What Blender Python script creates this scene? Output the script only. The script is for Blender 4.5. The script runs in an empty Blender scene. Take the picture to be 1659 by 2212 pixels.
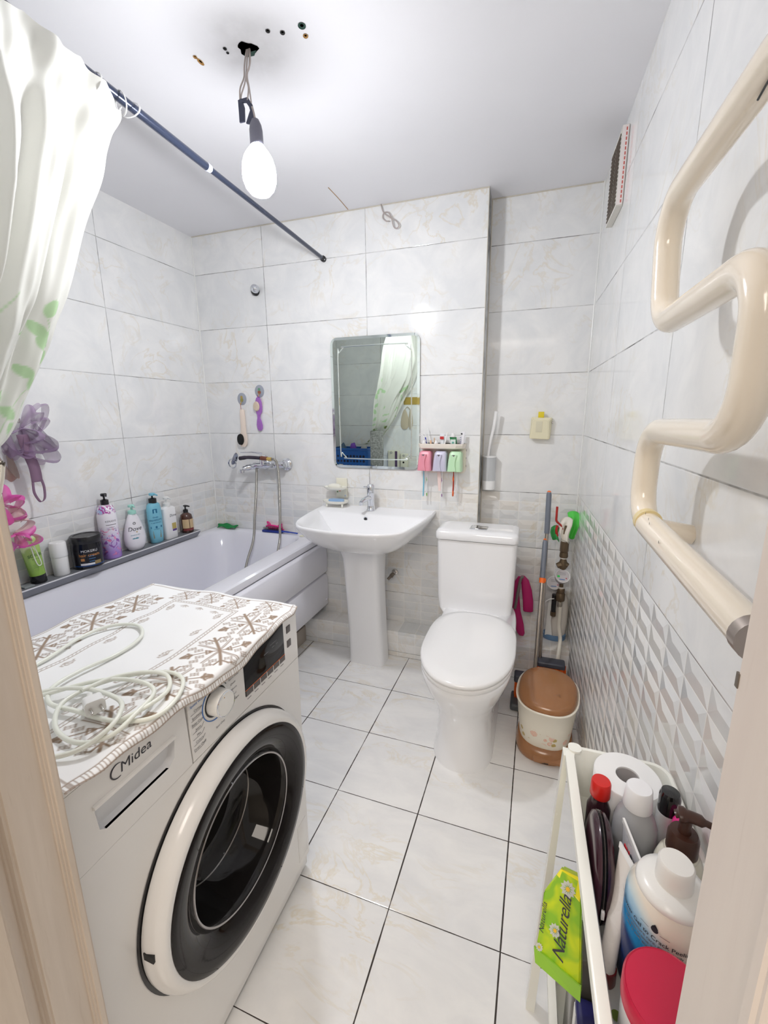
import bpy, bmesh, math, random
import numpy as np
from mathutils import Vector, Matrix
random.seed(7)
PI = math.pi
scene = bpy.context.scene
C = bpy.data.collections.new('bathroom'); scene.collection.children.link(C)

# ------------------------------------------------------------------ camera
cam_d = bpy.data.cameras.new('camera'); cam = bpy.data.objects.new('camera', cam_d); C.objects.link(cam)
cam_d.sensor_fit = 'HORIZONTAL'; cam_d.sensor_width = 36.0
cam_d.lens = 915.005 * 36.0 / 1659.0
cam_d.shift_x = -(847.274 - 829.5) / 1659.0
cam_d.shift_y = (1090.897 - 1106.0) / 1659.0
cam_d.clip_start = 0.01
cam.matrix_world = Matrix(((0.94927, -0.05977, 0.30872, 1.92767), (0.31439, 0.19960, -0.92807, -2.18637),
                           (-0.00615, 0.97805, 0.20827, 1.33447), (0, 0, 0, 1)))
scene.camera = cam

# ------------------------------------------------------------------ world, lights, exposure
world = bpy.data.worlds.new('world'); scene.world = world; world.use_nodes = True
bg = world.node_tree.nodes['Background']; bg.inputs[0].default_value = (1.0, 0.93, 0.86, 1); bg.inputs[1].default_value = 0.55
BULB_STRENGTH = 300.0
def area(name, loc, rot, sx, sy, power, col):
    l = bpy.data.lights.new(name, 'AREA'); l.shape = 'RECTANGLE'; l.size = sx; l.size_y = sy; l.energy = power; l.color = col
    o = bpy.data.objects.new(name, l); C.objects.link(o); o.location = loc; o.rotation_euler = rot; return o
area('hallway_ceiling_lamp', (1.75, -3.3, 2.45), (math.radians(28), 0, 0), 0.9, 0.9, 26, (1.0, 0.90, 0.80))
scene.view_settings.view_transform = 'Standard'; scene.view_settings.look = 'None'
scene.view_settings.gamma = 1.0; scene.view_settings.use_curve_mapping = False
scene.view_settings.exposure = 0.12
scene.cycles.use_denoising = True
scene.cycles.max_bounces = 10; scene.cycles.diffuse_bounces = 6; scene.cycles.glossy_bounces = 5
scene.cycles.transmission_bounces = 6; scene.cycles.caustics_reflective = False; scene.cycles.caustics_refractive = False

# ------------------------------------------------------------------ materials
class NT:
    def __init__(s, name):
        s.m = bpy.data.materials.new(name); s.m.use_nodes = True; s.t = s.m.node_tree; s.b = s.t.nodes['Principled BSDF']
    def n(s, typ, **kw):
        x = s.t.nodes.new(typ)
        for k, v in kw.items(): setattr(x, k, v)
        return x
    def l(s, a, b): s.t.links.new(a, b)
    def inp(s, node, i, v):
        if hasattr(v, 'is_linked') or isinstance(v, bpy.types.NodeSocket): s.l(v, node.inputs[i])
        else: node.inputs[i].default_value = v
    def math(s, op, a, b=0.0, c=None, clamp=False):
        x = s.n('ShaderNodeMath', operation=op, use_clamp=clamp); s.inp(x, 0, a)
        s.inp(x, 1, b)
        if c is not None: s.inp(x, 2, c)
        return x.outputs[0]
    def mix(s, f, a, b):
        x = s.n('ShaderNodeMix', data_type='RGBA'); s.inp(x, 0, f)
        for i, v in ((6, a), (7, b)):
            if isinstance(v, tuple) and len(v) == 3: v = v + (1,)
            s.inp(x, i, v)
        return x.outputs[2]
    def noise(s, vec, scale, detail=3, rough=.5, dist=0.0):
        x = s.n('ShaderNodeTexNoise'); x.inputs['Scale'].default_value = scale; x.inputs['Detail'].default_value = detail
        x.inputs['Roughness'].default_value = rough; x.inputs['Distortion'].default_value = dist
        if vec is not None: s.l(vec, x.inputs['Vector'])
        return x.outputs[0]
    def ramp(s, f, lo, hi):
        x = s.n('ShaderNodeMapRange', clamp=True); s.inp(x, 0, f); s.inp(x, 1, lo); s.inp(x, 2, hi); return x.outputs[0]
    def comb(s, x_, y_, z_):
        x = s.n('ShaderNodeCombineXYZ'); s.inp(x, 0, x_); s.inp(x, 1, y_); s.inp(x, 2, z_); return x.outputs[0]
    def attr(s, name): return s.n('ShaderNodeAttribute', attribute_name=name).outputs
    def bump(s, h, strength, dist):
        x = s.n('ShaderNodeBump'); x.inputs['Strength'].default_value = strength; x.inputs['Distance'].default_value = dist
        s.l(h, x.inputs['Height']); s.l(x.outputs[0], s.b.inputs['Normal'])

def mat(name, col, rough=.4, metal=0.0, trans=0.0, emit=None, estr=0, coat=0.0, ior=None, alpha=1.0, sss=0.0, spec=None):
    t = NT(name); b = t.b
    b.inputs['Base Color'].default_value = tuple(col) + (1,); b.inputs['Roughness'].default_value = rough
    b.inputs['Metallic'].default_value = metal; b.inputs['Transmission Weight'].default_value = trans
    b.inputs['Coat Weight'].default_value = coat; b.inputs['Alpha'].default_value = alpha
    if ior: b.inputs['IOR'].default_value = ior
    if spec is not None: b.inputs['Specular IOR Level'].default_value = spec
    if emit: b.inputs['Emission Color'].default_value = tuple(emit) + (1,); b.inputs['Emission Strength'].default_value = estr
    # a faint procedural unevenness so nothing is perfectly uniform
    tc = t.n('ShaderNodeTexCoord')
    nz = t.noise(tc.outputs['Object'], 40, 2)
    r = t.ramp(nz, 0.2, 0.8)
    rr = t.math('MULTIPLY_ADD', r, 0.06, rough - 0.03, clamp=True); t.l(rr, b.inputs['Roughness'])
    return t.m

def tile_mat(name, axis, u0, zoff=0.02939, relief=False, tilt=0.0):
    t = NT(name)
    pos = t.n('ShaderNodeNewGeometry').outputs['Position']
    sp = t.n('ShaderNodeSeparateXYZ'); t.l(pos, sp.inputs[0])
    u = sp.outputs['X'] if axis == 'x' else sp.outputs['Y']; z = sp.outputs['Z']
    DU = 0.6022
    cu = t.math('DIVIDE', t.math('SUBTRACT', u, u0), DU); cz = t.math('DIVIDE', t.math('SUBTRACT', z, zoff), 0.3)
    fu = t.math('FRACT', cu); fz = t.math('FRACT', cz)
    du = t.math('MULTIPLY', t.math('MINIMUM', fu, t.math('SUBTRACT', 1.0, fu)), DU)
    dz = t.math('MULTIPLY', t.math('MINIMUM', fz, t.math('SUBTRACT', 1.0, fz)), 0.3)
    d = t.math('MINIMUM', du, dz)
    tid = t.comb(t.math('FLOOR', cu), t.math('FLOOR', cz), 0.0)
    wn = t.n('ShaderNodeTexWhiteNoise'); t.l(tid, wn.inputs['Vector'])
    # marble
    sc = t.n('ShaderNodeVectorMath', operation='SCALE'); t.l(wn.outputs['Color'], sc.inputs[0]); sc.inputs['Scale'].default_value = 7
    ad = t.n('ShaderNodeVectorMath', operation='ADD'); t.l(pos, ad.inputs[0]); t.l(sc.outputs[0], ad.inputs[1])
    low = t.math('LESS_THAN', z, zoff + 0.9)
    au = t.math('DIVIDE', t.math('SUBTRACT', u, u0), 0.10037); az = t.math('DIVIDE', t.math('SUBTRACT', z, zoff), 0.05)
    bid = t.comb(t.math('FLOOR', au), t.math('FLOOR', az), 3.0)
    wb = t.n('ShaderNodeTexWhiteNoise'); t.l(bid, wb.inputs['Vector'])
    cn = t.noise(ad.outputs[0], 6.0, 5, .6, .6)
    vn = t.noise(ad.outputs[0], 4.5, 5, .55, 1.4)
    vein = t.math('SUBTRACT', 1.0, t.ramp(t.math('ABSOLUTE', t.math('SUBTRACT', vn, 0.5)), 0.0, 0.03))
    patch = t.ramp(t.noise(ad.outputs[0], 3.0, 3), 0.45, 0.7)
    vein = t.math('MULTIPLY', vein, patch)
    base = t.mix(t.ramp(cn, .35, .65), (.755, .765, .77), (.85, .85, .84))
    base = t.mix(t.math('MULTIPLY', vein, .55), base, (.70, .615, .46))
    yb = t.ramp(wb.outputs['Value'], 0.55, 1.0)
    brick = t.mix(t.math('MULTIPLY', yb, .40), base, (.78, .70, .58))
    brick = t.mix(t.math('MULTIPLY', t.ramp(wb.outputs['Value'], 0.45, 0.0), .35), brick, (.58, .61, .62))
    base = t.mix(t.math('MULTIPLY', low, 1.0), base, brick)
    fbu = t.math('FRACT', au); fbz = t.math('FRACT', az)
    dbu = t.math('MULTIPLY', t.math('MINIMUM', fbu, t.math('SUBTRACT', 1.0, fbu)), .10037)
    dbz = t.math('MULTIPLY', t.math('MINIMUM', fbz, t.math('SUBTRACT', 1.0, fbz)), .05)
    bg_ = t.math('MULTIPLY', t.math('LESS_THAN', t.math('MINIMUM', dbu, dbz), 0.0013), low)
    base = t.mix(t.math('MULTIPLY', bg_, .9), base, (.90, .89, .86))
    dirty = t.ramp(t.noise(pos, 5.0, 4, .7), .40, .66)
    grey = t.mix(dirty, (.42, .42, .41), (.10, .095, .09))
    g = t.math('LESS_THAN', d, 0.0016)
    gl = t.math('MULTIPLY', g, t.math('MULTIPLY_ADD', dirty, .55, .45))
    if relief: grey = t.mix(low, grey, (.80, .80, .79))
    base = t.mix(gl, base, grey)
    t.l(base, t.b.inputs['Base Color'])
    t.b.inputs['Roughness'].default_value = .10
    rg = t.math('MULTIPLY_ADD', g, .5, .09); t.l(rg, t.b.inputs['Roughness'])
    gz = t.math('MULTIPLY', t.ramp(d, 0.0, .003), .35)
    # faceted relief of the lower band: every brick is a small hipped pyramid
    hip = t.math('MINIMUM', t.math('MULTIPLY', dbu, .9), dbz)
    hgt = t.math('ADD', gz, t.math('MULTIPLY', t.math('MULTIPLY', hip, low), 66.0 if relief else 40.0))
    wv = t.math('MULTIPLY', t.noise(pos, 1.6, 1), .8)
    t.bump(t.math('ADD', hgt, wv), 1.0, .0022)
    return t.m

def floor_mat():
    t = NT('floor_tile')
    pos = t.n('ShaderNodeNewGeometry').outputs['Position']
    mp = t.n('ShaderNodeMapping', vector_type='TEXTURE'); t.l(pos, mp.inputs[0]); mp.inputs['Location'].default_value = (1.03263, -.42105, 0)
    mp.inputs['Rotation'].default_value = (0, 0, -.00958); mp.inputs['Scale'].default_value = (.3, .3, 1)
    sp = t.n('ShaderNodeSeparateXYZ'); t.l(mp.outputs[0], sp.inputs[0])
    def e(s): f = t.math('FRACT', s); return t.math('MULTIPLY', t.math('MINIMUM', f, t.math('SUBTRACT', 1.0, f)), .3)
    d1 = e(sp.outputs[0]); d2 = e(sp.outputs[1])
    tid = t.comb(t.math('FLOOR', sp.outputs[0]), t.math('FLOOR', sp.outputs[1]), 1.0)
    wn = t.n('ShaderNodeTexWhiteNoise'); t.l(tid, wn.inputs['Vector'])
    sc = t.n('ShaderNodeVectorMath', operation='SCALE'); t.l(wn.outputs['Color'], sc.inputs[0]); sc.inputs['Scale'].default_value = .15
    ad = t.n('ShaderNodeVectorMath', operation='ADD'); t.l(pos, ad.inputs[0]); t.l(sc.outputs[0], ad.inputs[1])
    st = t.n('ShaderNodeMapping'); t.l(ad.outputs[0], st.inputs[0]); st.inputs['Scale'].default_value = (.55, 1.2, 1)
    cn = t.noise(st.outputs[0], 9, 5, .6, .5); vn = t.noise(st.outputs[0], 7, 5, .6, 1.3)
    base = t.mix(t.ramp(cn, .33, .65), (.80, .80, .80), (.89, .885, .87))
    vein = t.math('MULTIPLY', t.math('SUBTRACT', 1.0, t.ramp(t.math('ABSOLUTE', t.math('SUBTRACT', vn, .52)), 0.0, .035)), t.ramp(t.noise(st.outputs[0], 4, 2), .48, .66))
    base = t.mix(t.math('MULTIPLY', vein, .45), base, (.74, .64, .44))
    dn = t.ramp(t.noise(pos, 7, 4, .7), .3, .55)
    w = t.math('MULTIPLY_ADD', dn, .0010, .0009)
    g1 = t.math('LESS_THAN', d1, t.math('MULTIPLY', w, 1.15)); g2 = t.math('LESS_THAN', d2, t.math('MULTIPLY', w, .75))
    g = t.math('MAXIMUM', g1, g2)
    base = t.mix(g, base, (.045, .035, .03)); t.l(base, t.b.inputs['Base Color'])
    t.l(t.math('MULTIPLY_ADD', g, .6, .16), t.b.inputs['Roughness'])
    t.bump(t.math('MULTIPLY', t.ramp(t.math('MINIMUM', d1, d2), 0, .003), .5), .6, .002)
    return t.m

def wood_mat(name, c1, c2, c3, rough=.35):
    t = NT(name); tc = t.n('ShaderNodeTexCoord'); mp = t.n('ShaderNodeMapping'); t.l(tc.outputs['Object'], mp.inputs[0])
    mp.inputs['Scale'].default_value = (14, 14, 1.1)
    a = t.noise(mp.outputs[0], 2.2, 5, .6, .5)
    mp2 = t.n('ShaderNodeMapping'); t.l(tc.outputs['Object'], mp2.inputs[0]); mp2.inputs['Scale'].default_value = (60, 60, 5)
    f = t.ramp(t.noise(mp2.outputs[0], 3, 3, .6), .62, .80)
    c = t.mix(t.ramp(a, .35, .65), c1, c2); c = t.mix(t.math('MULTIPLY', f, .5), c, c3)
    t.l(c, t.b.inputs['Base Color']); t.b.inputs['Roughness'].default_value = rough
    t.bump(a, .15, .001)
    return t.m

def two_tone(name, c0, c1, rough=.5, attr='pat', trans=False, c2=None, attr2='pat2'):
    t = NT(name); a = t.attr(attr)
    col = t.mix(a[2], c0, c1)
    if c2: col = t.mix(t.attr(attr2)[2], col, c2)
    t.l(col, t.b.inputs['Base Color']); t.b.inputs['Roughness'].default_value = rough
    if trans:
        out = t.t.nodes['Material Output']; tr = t.n('ShaderNodeBsdfTranslucent'); t.l(col, tr.inputs[0])
        mx = t.n('ShaderNodeMixShader'); mx.inputs[0].default_value = trans; t.l(t.b.outputs[0], mx.inputs[1]); t.l(tr.outputs[0], mx.inputs[2])
        t.l(mx.outputs[0], out.inputs[0])
    return t.m

def zgrad(name, stops, rough=.3, noise_amt=0.0):
    """colour bands that run up the object's own height (printed label)"""
    t = NT(name); tc = t.n('ShaderNodeTexCoord'); sp = t.n('ShaderNodeSeparateXYZ'); t.l(tc.outputs['Object'], sp.inputs[0])
    z = sp.outputs[2]
    if noise_amt: z = t.math('ADD', z, t.math('MULTIPLY', t.math('SUBTRACT', t.noise(tc.outputs['Object'], 30, 3), .5), noise_amt))
    col = None
    for i, (h, c, w) in enumerate(stops):
        if col is None: col = c; continue
        col = t.mix(t.ramp(z, h - w, h + w), col if not isinstance(col, tuple) else col, c)
    t.l(col, t.b.inputs['Base Color']); t.b.inputs['Roughness'].default_value = rough
    return t.m

M = {}
M['tile_back'] = tile_mat('tile_back', 'x', .4661)
M['tile_left'] = tile_mat('tile_left', 'y', -.59606)
M['tile_right'] = tile_mat('tile_right', 'y', -1.0845, relief=True)
M['floor'] = floor_mat()
def ceil_mat():
    t = NT('ceiling_plaster'); pos = t.n('ShaderNodeNewGeometry').outputs['Position']
    n = t.noise(pos, 2.0, 3); n2 = t.noise(pos, 9, 4, .6)
    dv = t.n('ShaderNodeVectorMath', operation='DISTANCE'); t.l(pos, dv.inputs[0]); dv.inputs[1].default_value = (1.106, -.965, 2.3336)
    sm = t.math('MULTIPLY', t.math('SUBTRACT', 1.0, t.ramp(dv.outputs['Value'], .02, .16)), t.ramp(n2, .38, .62))
    c = t.mix(t.ramp(n, .3, .7), (.76, .76, .79), (.80, .80, .825)); c = t.mix(t.math('MULTIPLY', sm, .32), c, (.42, .42, .40))
    t.l(c, t.b.inputs['Base Color']); t.b.inputs['Roughness'].default_value = .65
    t.bump(n2, .15, .002)
    return t.m
M['ceiling'] = ceil_mat()
M['porcelain'] = mat('white_porcelain', (.86, .865, .88), .06, coat=.3)
M['bath'] = mat('bath_acrylic', (.80, .80, .86), .10, coat=.2)
M['white_plastic'] = mat('white_plastic', (.82, .82, .80), .3)
M['white_gloss'] = mat('white_gloss_plastic', (.85, .85, .85), .14)
M['washer_white'] = mat('washer_enamel', (.80, .79, .775), .22, coat=.2)
M['washer_grey'] = mat('washer_grip_grey', (.70, .71, .73), .35)
M['cream'] = mat('cream_paint', (.84, .76, .64), .16, coat=.4)
M['cream_plastic'] = mat('cream_plastic', (.80, .74, .66), .35)
M['yellow_cream'] = mat('yellowed_plastic', (.75, .70, .50), .4)
M['chrome'] = mat('chrome', (.72, .74, .78), .08, metal=1)
M['steel'] = mat('brushed_steel', (.60, .57, .54), .25, metal=1)
M['dark_metal'] = mat('rust_dark_metal', (.20, .17, .14), .5, metal=.6)
M['brass'] = mat('aged_brass', (.16, .115, .07), .4, metal=.6)
M['gold'] = mat('gold_brass', (.70, .50, .16), .3, metal=.8)
M['black'] = mat('black_plastic', (.012, .012, .014), .25)
M['black_gloss'] = mat('black_gloss', (.006, .006, .008), .06, spec=.25)
M['navy_rod'] = mat('navy_rod_metal', (.03, .04, .075), .22, metal=.35, coat=.5)
M['grey_rubber'] = mat('grey_handle_plastic', (.16, .18, .22), .4)
M['orange'] = mat('orange_plastic', (.90, .16, .015), .4)
M['brown'] = mat('brown_bin_plastic', (.33, .15, .06), .22, coat=.2)
M['wood'] = wood_mat('painted_wood_frame', (.63, .54, .45), (.70, .61, .52), (.54, .44, .35))
M['wood_pale'] = wood_mat('pale_wood_frame', (.74, .655, .59), (.77, .69, .62), (.68, .59, .52))
M['wood_brown'] = wood_mat('brown_wood', (.42, .24, .10), (.55, .34, .16), (.30, .16, .06))
M['grout_dirty'] = mat('dirty_sealant', (.60, .56, .48), .6)
M['white_cable'] = mat('white_cable', (.80, .82, .74), .35)
M['grey_wire'] = mat('dusty_wire', (.42, .37, .35), .6)
M['tape'] = mat('insulating_tape', (.03, .035, .07), .5)
M['mirror'] = mat('mirror_silver', (.78, .86, .80), .0, metal=1)
M['mirror_edge'] = mat('mirror_bevel', (.86, .94, .90), .04, metal=1)
M['dark'] = mat('dark_cavity', (.02, .02, .02), .7)
M['green_dark'] = mat('dark_green_box', (.01, .05, .035), .6)
M['rust'] = mat('rust_screw', (.38, .20, .05), .6)

# ------------------------------------------------------------------ mesh helpers
def finish(bm, smooth=None):
    bmesh.ops.recalc_face_normals(bm, faces=bm.faces[:])
    me = bpy.data.meshes.new('m'); bm.to_mesh(me); bm.free()
    if smooth is not None:
        me.polygons.foreach_set('use_smooth', [True] * len(me.polygons)); me.set_sharp_from_angle(angle=math.radians(smooth))
    return me
def obj(name, me, m, parent=None, smooth=40, off=None):
    """link a mesh as one object; off = world base of the parent when the mesh is in world coordinates"""
    if isinstance(me, bmesh.types.BMesh): me = finish(me, smooth)
    me.name = name
    if off is not None: me.transform(Matrix.Translation(-Vector(off)))
    if m is not None:
        ms = m if isinstance(m, (list, tuple)) else [m]
        for x in ms: me.materials.append(M[x] if isinstance(x, str) else x)
    o = bpy.data.objects.new(name, me); C.objects.link(o)
    if parent: o.parent = parent
    return o
def thing(name, label, cat, loc=(0, 0, 0), rot=(0, 0, 0), group=None):
    o = bpy.data.objects.new(name, None); C.objects.link(o); o.location = loc; o.rotation_euler = rot; o.empty_display_size = .02
    o['label'] = label; o['category'] = cat
    if group: o['group'] = group
    return o
def tag(o, label, cat, group=None):
    o['label'] = label; o['category'] = cat
    if group: o['group'] = group
    return o
def wpart(name, me, m, t, smooth=40, label=None):
    o = obj(name, me, m, t, smooth, off=t.location)
    if label: o['label'] = label
    return o
def struct(name, me, m, smooth=None, label=None, parent=None):
    o = obj(name, me, m, parent, smooth)
    if parent is None: o['kind'] = 'structure'
    if label: o['label'] = label
    return o
def root_at(o, loc):
    """give a single-mesh thing its origin at loc (mesh was made in world coordinates)"""
    o.data.transform(Matrix.Translation(-Vector(loc))); o.location = loc; return o
def box(bm, a, b, bev=0, seg=2):
    v = [bm.verts.new((x, y, z)) for x in (a[0], b[0]) for y in (a[1], b[1]) for z in (a[2], b[2])]
    f = [(0, 1, 3, 2), (4, 6, 7, 5), (0, 4, 5, 1), (2, 3, 7, 6), (0, 2, 6, 4), (1, 5, 7, 3)]
    fs = [bm.faces.new([v[i] for i in q]) for q in f]
    if bev:
        es = list({e for q in fs for e in q.edges})
        bmesh.ops.bevel(bm, geom=es, offset=bev, segments=seg, profile=.6, affect='EDGES')
    return bm
def B(a, b, bev=0, seg=2): return box(bmesh.new(), a, b, bev, seg)
def poly_prism(bm, pts, vec):
    """pts 3d polygon, extruded by vec"""
    vec = Vector(vec); a = [bm.verts.new(p) for p in pts]; b = [bm.verts.new(Vector(p) + vec) for p in pts]
    bm.faces.new(a); bm.faces.new(b[::-1])
    n = len(pts)
    for i in range(n): bm.faces.new((a[i], b[i], b[(i + 1) % n], a[(i + 1) % n]))
    return bm
def rings(bm, rr, cap0=True, cap1=True, closed=True):
    vs = [[bm.verts.new(p) for p in r] for r in rr]; n = len(rr[0])
    for i in range(len(vs) - 1):
        for j in range(n if closed else n - 1):
            k = (j + 1) % n
            bm.faces.new((vs[i][j], vs[i][k], vs[i + 1][k], vs[i + 1][j]))
    if cap0: bm.faces.new(vs[0][::-1])
    if cap1: bm.faces.new(vs[-1])
    return bm
def lathe(prof, seg=32, c=(0, 0, 0), axis='z', sx=1, sy=1, cap0=True, cap1=True, bm=None):
    """prof: list of (r, h)"""
    bm = bm or bmesh.new(); rr = []
    for r, h in prof:
        r = max(r, 1e-5); ring = []
        for i in range(seg):
            a = 2 * PI * i / seg; p = (r * math.cos(a) * sx, r * math.sin(a) * sy, h)
            if axis == 'x': p = (p[2], p[0], p[1])
            if axis == 'y': p = (p[0], p[2], p[1])
            ring.append((p[0] + c[0], p[1] + c[1], p[2] + c[2]))
        rr.append(ring)
    return rings(bm, rr, cap0, cap1)
def catmull(P, n=8, closed=False):
    P = [Vector(p) for p in P]; out = []; N = len(P)
    for i in range(N if closed else N - 1):
        if closed: a, b, c, d = P[(i - 1) % N], P[i], P[(i + 1) % N], P[(i + 2) % N]
        else: a, b, c, d = P[max(i - 1, 0)], P[i], P[i + 1], P[min(i + 2, N - 1)]
        for k in range(n):
            t = k / n
            out.append(.5 * ((2 * b) + (-a + c) * t + (2 * a - 5 * b + 4 * c - d) * t * t + (-a + 3 * b - 3 * c + d) * t ** 3))
    if not closed: out.append(P[-1])
    return out
def tube(path, r, seg=12, bm=None, cap=True, flat=None):
    bm = bm or bmesh.new(); P = [Vector(p) for p in path]; rr = []
    up = Vector((0, 0, 1)); nrm = None
    for i, p in enumerate(P):
        t = (P[min(i + 1, len(P) - 1)] - P[max(i - 1, 0)]).normalized()
        if nrm is None:
            nrm = t.cross(up)
            if nrm.length < 1e-3: nrm = t.cross(Vector((1, 0, 0)))
            nrm.normalize()
        else:
            nrm = (nrm - t * nrm.dot(t)); nrm.normalize()
        bi = t.cross(nrm); ri = r[i] if isinstance(r, (list, tuple)) else r
        fl = flat or 1.0
        rr.append([p + nrm * ri * math.cos(2 * PI * k / seg) + bi * ri * fl * math.sin(2 * PI * k / seg) for k in range(seg)])
    return rings(bm, rr, cap, cap)
def corner_path(P, R, n=8):
    """polyline with rounded corners of radius R"""
    P = [Vector(p) for p in P]; out = [P[0]]
    for i in range(1, len(P) - 1):
        a = (P[i - 1] - P[i]); b = (P[i + 1] - P[i]); ra = min(R, a.length * .49, b.length * .49)
        a.normalize(); b.normalize(); ang = a.angle(b)
        d = min(ra / math.tan(ang / 2), (P[i - 1] - P[i]).length * .5, (P[i + 1] - P[i]).length * .5); ra = d * math.tan(ang / 2)
        c = P[i] + (a + b).normalized() * (ra / math.sin(ang / 2)); s = P[i] + a * d; e = P[i] + b * d
        v0 = s - c; v1 = e - c; w = v0.angle(v1)
        for k in range(n + 1):
            t = k / n; out.append(c + (v0 * math.sin((1 - t) * w) + v1 * math.sin(t * w)) / math.sin(w))
    out.append(P[-1]); return out
def rrect(x0, x1, y0, y1, r, z, n=6):
    out = []
    for cx, cy, a0 in ((x1 - r, y1 - r, 0), (x0 + r, y1 - r, PI / 2), (x0 + r, y0 + r, PI), (x1 - r, y0 + r, 1.5 * PI)):
        for k in range(n + 1):
            a = a0 + PI / 2 * k / n; out.append((cx + r * math.cos(a), cy + r * math.sin(a), z))
    return out
def superell(cx, cy, rx, ry, z, e=2.4, n=48, yb=None, eb=None):
    out = []
    for k in range(n):
        a = 2 * PI * k / n; c, s = math.cos(a), math.sin(a); ee = e
        ryy = ry
        if yb is not None and s > 0: ryy = yb; ee = eb or e
        out.append((cx + rx * math.copysign(abs(c) ** (2 / ee), c), cy + ryy * math.copysign(abs(s) ** (2 / ee), s), z))
    return out
def text_mesh(s, size, shear=0, extrude=0, spacing=1.0, bold=0.0):
    cu = bpy.data.curves.new('t', 'FONT'); cu.body = s; cu.size = size; cu.shear = shear; cu.extrude = extrude
    cu.align_x = 'CENTER'; cu.align_y = 'CENTER'; cu.space_character = spacing; cu.resolution_u = 3; cu.offset = bold
    o = bpy.data.objects.new('t', cu); me = bpy.data.meshes.new_from_object(o)
    bpy.data.objects.remove(o); bpy.data.curves.remove(cu); return me
def mapverts(me, f):
    for v in me.vertices: v.co = f(v.co.x, v.co.y)
    return me
def on_cyl(me, r, ang, z, rx=None, ry=None, eps=.0006, rot=0):
    """wrap flat lettering round a bottle of radius r, facing angle ang, centred at height z"""
    rx = rx or r; ry = ry or r
    ca, sa = math.cos(rot), math.sin(rot)
    def f(x, y):
        x, y = x * ca - y * sa, x * sa + y * ca
        a = ang + x / r
        return Vector(((rx + eps) * math.cos(a), (ry + eps) * math.sin(a), z + y))
    return mapverts(me, f)
def grid_obj(P, closed_u=False):
    """P: array (nu, nv, 3) -> mesh"""
    nu, nv = P.shape[:2]; me = bpy.data.meshes.new('g')
    idx = np.arange(nu * nv).reshape(nu, nv)
    q = np.stack([idx[:-1, :-1], idx[1:, :-1], idx[1:, 1:], idx[:-1, 1:]], -1).reshape(-1, 4)
    me.from_pydata(P.reshape(-1, 3).tolist(), [], q.tolist())
    me.polygons.foreach_set('use_smooth', [True] * len(me.polygons)); me.update(); return me
def set_attr(me, name, a):
    at = me.attributes.new(name, 'FLOAT', 'POINT'); at.data.foreach_set('value', np.ascontiguousarray(a, dtype=np.float32).ravel())
def solidify(o, th, offset=0):
    md = o.modifiers.new('s', 'SOLIDIFY'); md.thickness = th; md.offset = offset; return o
def seg_mask(U, V, segs, w, soft):
    m = np.zeros(U.shape)
    for s in segs:
        x0, y0, x1, y1 = s[:4]; ww = s[4] if len(s) > 4 else w
        dx, dy = x1 - x0, y1 - y0; L = dx * dx + dy * dy + 1e-12
        t = np.clip(((U - x0) * dx + (V - y0) * dy) / L, 0, 1)
        d = np.hypot(U - x0 - t * dx, V - y0 - t * dy)
        m = np.maximum(m, np.clip((ww - d) / soft + .5, 0, 1))
    return m
def WR(y, off=0.0): return 2.15787 - .0314 * (y - .11963) - off

# =================================================================== SETTING
H = 2.3336; XE = 1.6707; YR = .1196; YF = -1.90
struct('floor', B((-.1, -4.2, -.1), (3.4, .25, 0)), 'floor')
struct('ceiling', B((-.1, -2.05, H), (2.35, .25, H + .1)), 'ceiling')
struct('wall_left', B((-.12, -2.05, 0), (0, .25, H)), 'tile_left')
struct('wall_back', B((0, 0, 0), (XE, .25, H)), 'tile_back')
struct('wall_back_recess', B((XE, YR, 0), (2.30, .25, H)), 'tile_back')
bm = bmesh.new(); poly_prism(bm, [(WR(.2), .2, 0), (WR(.2) + .12, .2, 0), (WR(-2.05) + .12, -2.05, 0), (WR(-2.05), -2.05, 0)], (0, 0, H))
struct('wall_right', bm, 'tile_right')
bm = bmesh.new(); box(bm, (-.12, -2.03, 0), (1.375, YF, H)); struct('wall_front', bm, 'tile_back')
bm = bmesh.new(); box(bm, (2.085, -2.03, 0), (2.32, YF, H)); struct('wall_front', bm, 'tile_back')
bm = bmesh.new(); box(bm, (1.375, -2.03, 2.06), (2.085, YF, H)); struct('wall_front', bm, 'tile_back')
# low tiled ledge running along the back wall
bm = bmesh.new(); box(bm, (0.0, -.1275, 0), (1.50, .0, .15), .003, 1); struct('trim_1', bm, 'tile_back')
bm = bmesh.new(); poly_prism(bm, [(1.50, -.12, 0), (WR(0, .0), -.062, 0), (WR(0, 0), YR, 0), (XE + .002, YR, 0), (XE + .002, 0, 0), (1.50, 0, 0)], (0, 0, .152)); struct('trim_2', bm, 'tile_back')
# grout / silicone beads in the room corners
def bead(path, r, m, name): return struct(name, tube(path, r, 8), m)
bead([(0.002, -.002, .64), (.002, -.002, H)], .004, 'white_plastic', 'trim_3')
bead([(XE - .001, .001, .15), (XE - .001, .001, H)], .0018, 'dirty' if False else 'grout_dirty', 'trim_4')
bead([(WR(YR, .002), YR - .002, .15), (WR(YR, .002), YR - .002, H)], .004, 'white_plastic', 'trim_5')
bead([(XE + .002, YR - .002, .15), (XE + .002, YR - .002, H)], .003, 'grout_dirty', 'trim_6')
bead([(.003, -.001, H - .002), (XE, -.001, H - .002)], .003, 'grout_dirty', 'trim_7')
bead([(XE, YR - .001, H - .002), (2.157, YR - .001, H - .002)], .003, 'grout_dirty', 'trim_8')
# narrow gold tile strip on the door wall (seen in the mirror)
struct('trim_9', B((.70, YF, 1.43), (1.375, YF + .004, 1.50)), mat('gold_tile', (.48, .34, .08), .25, metal=.3))
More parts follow.
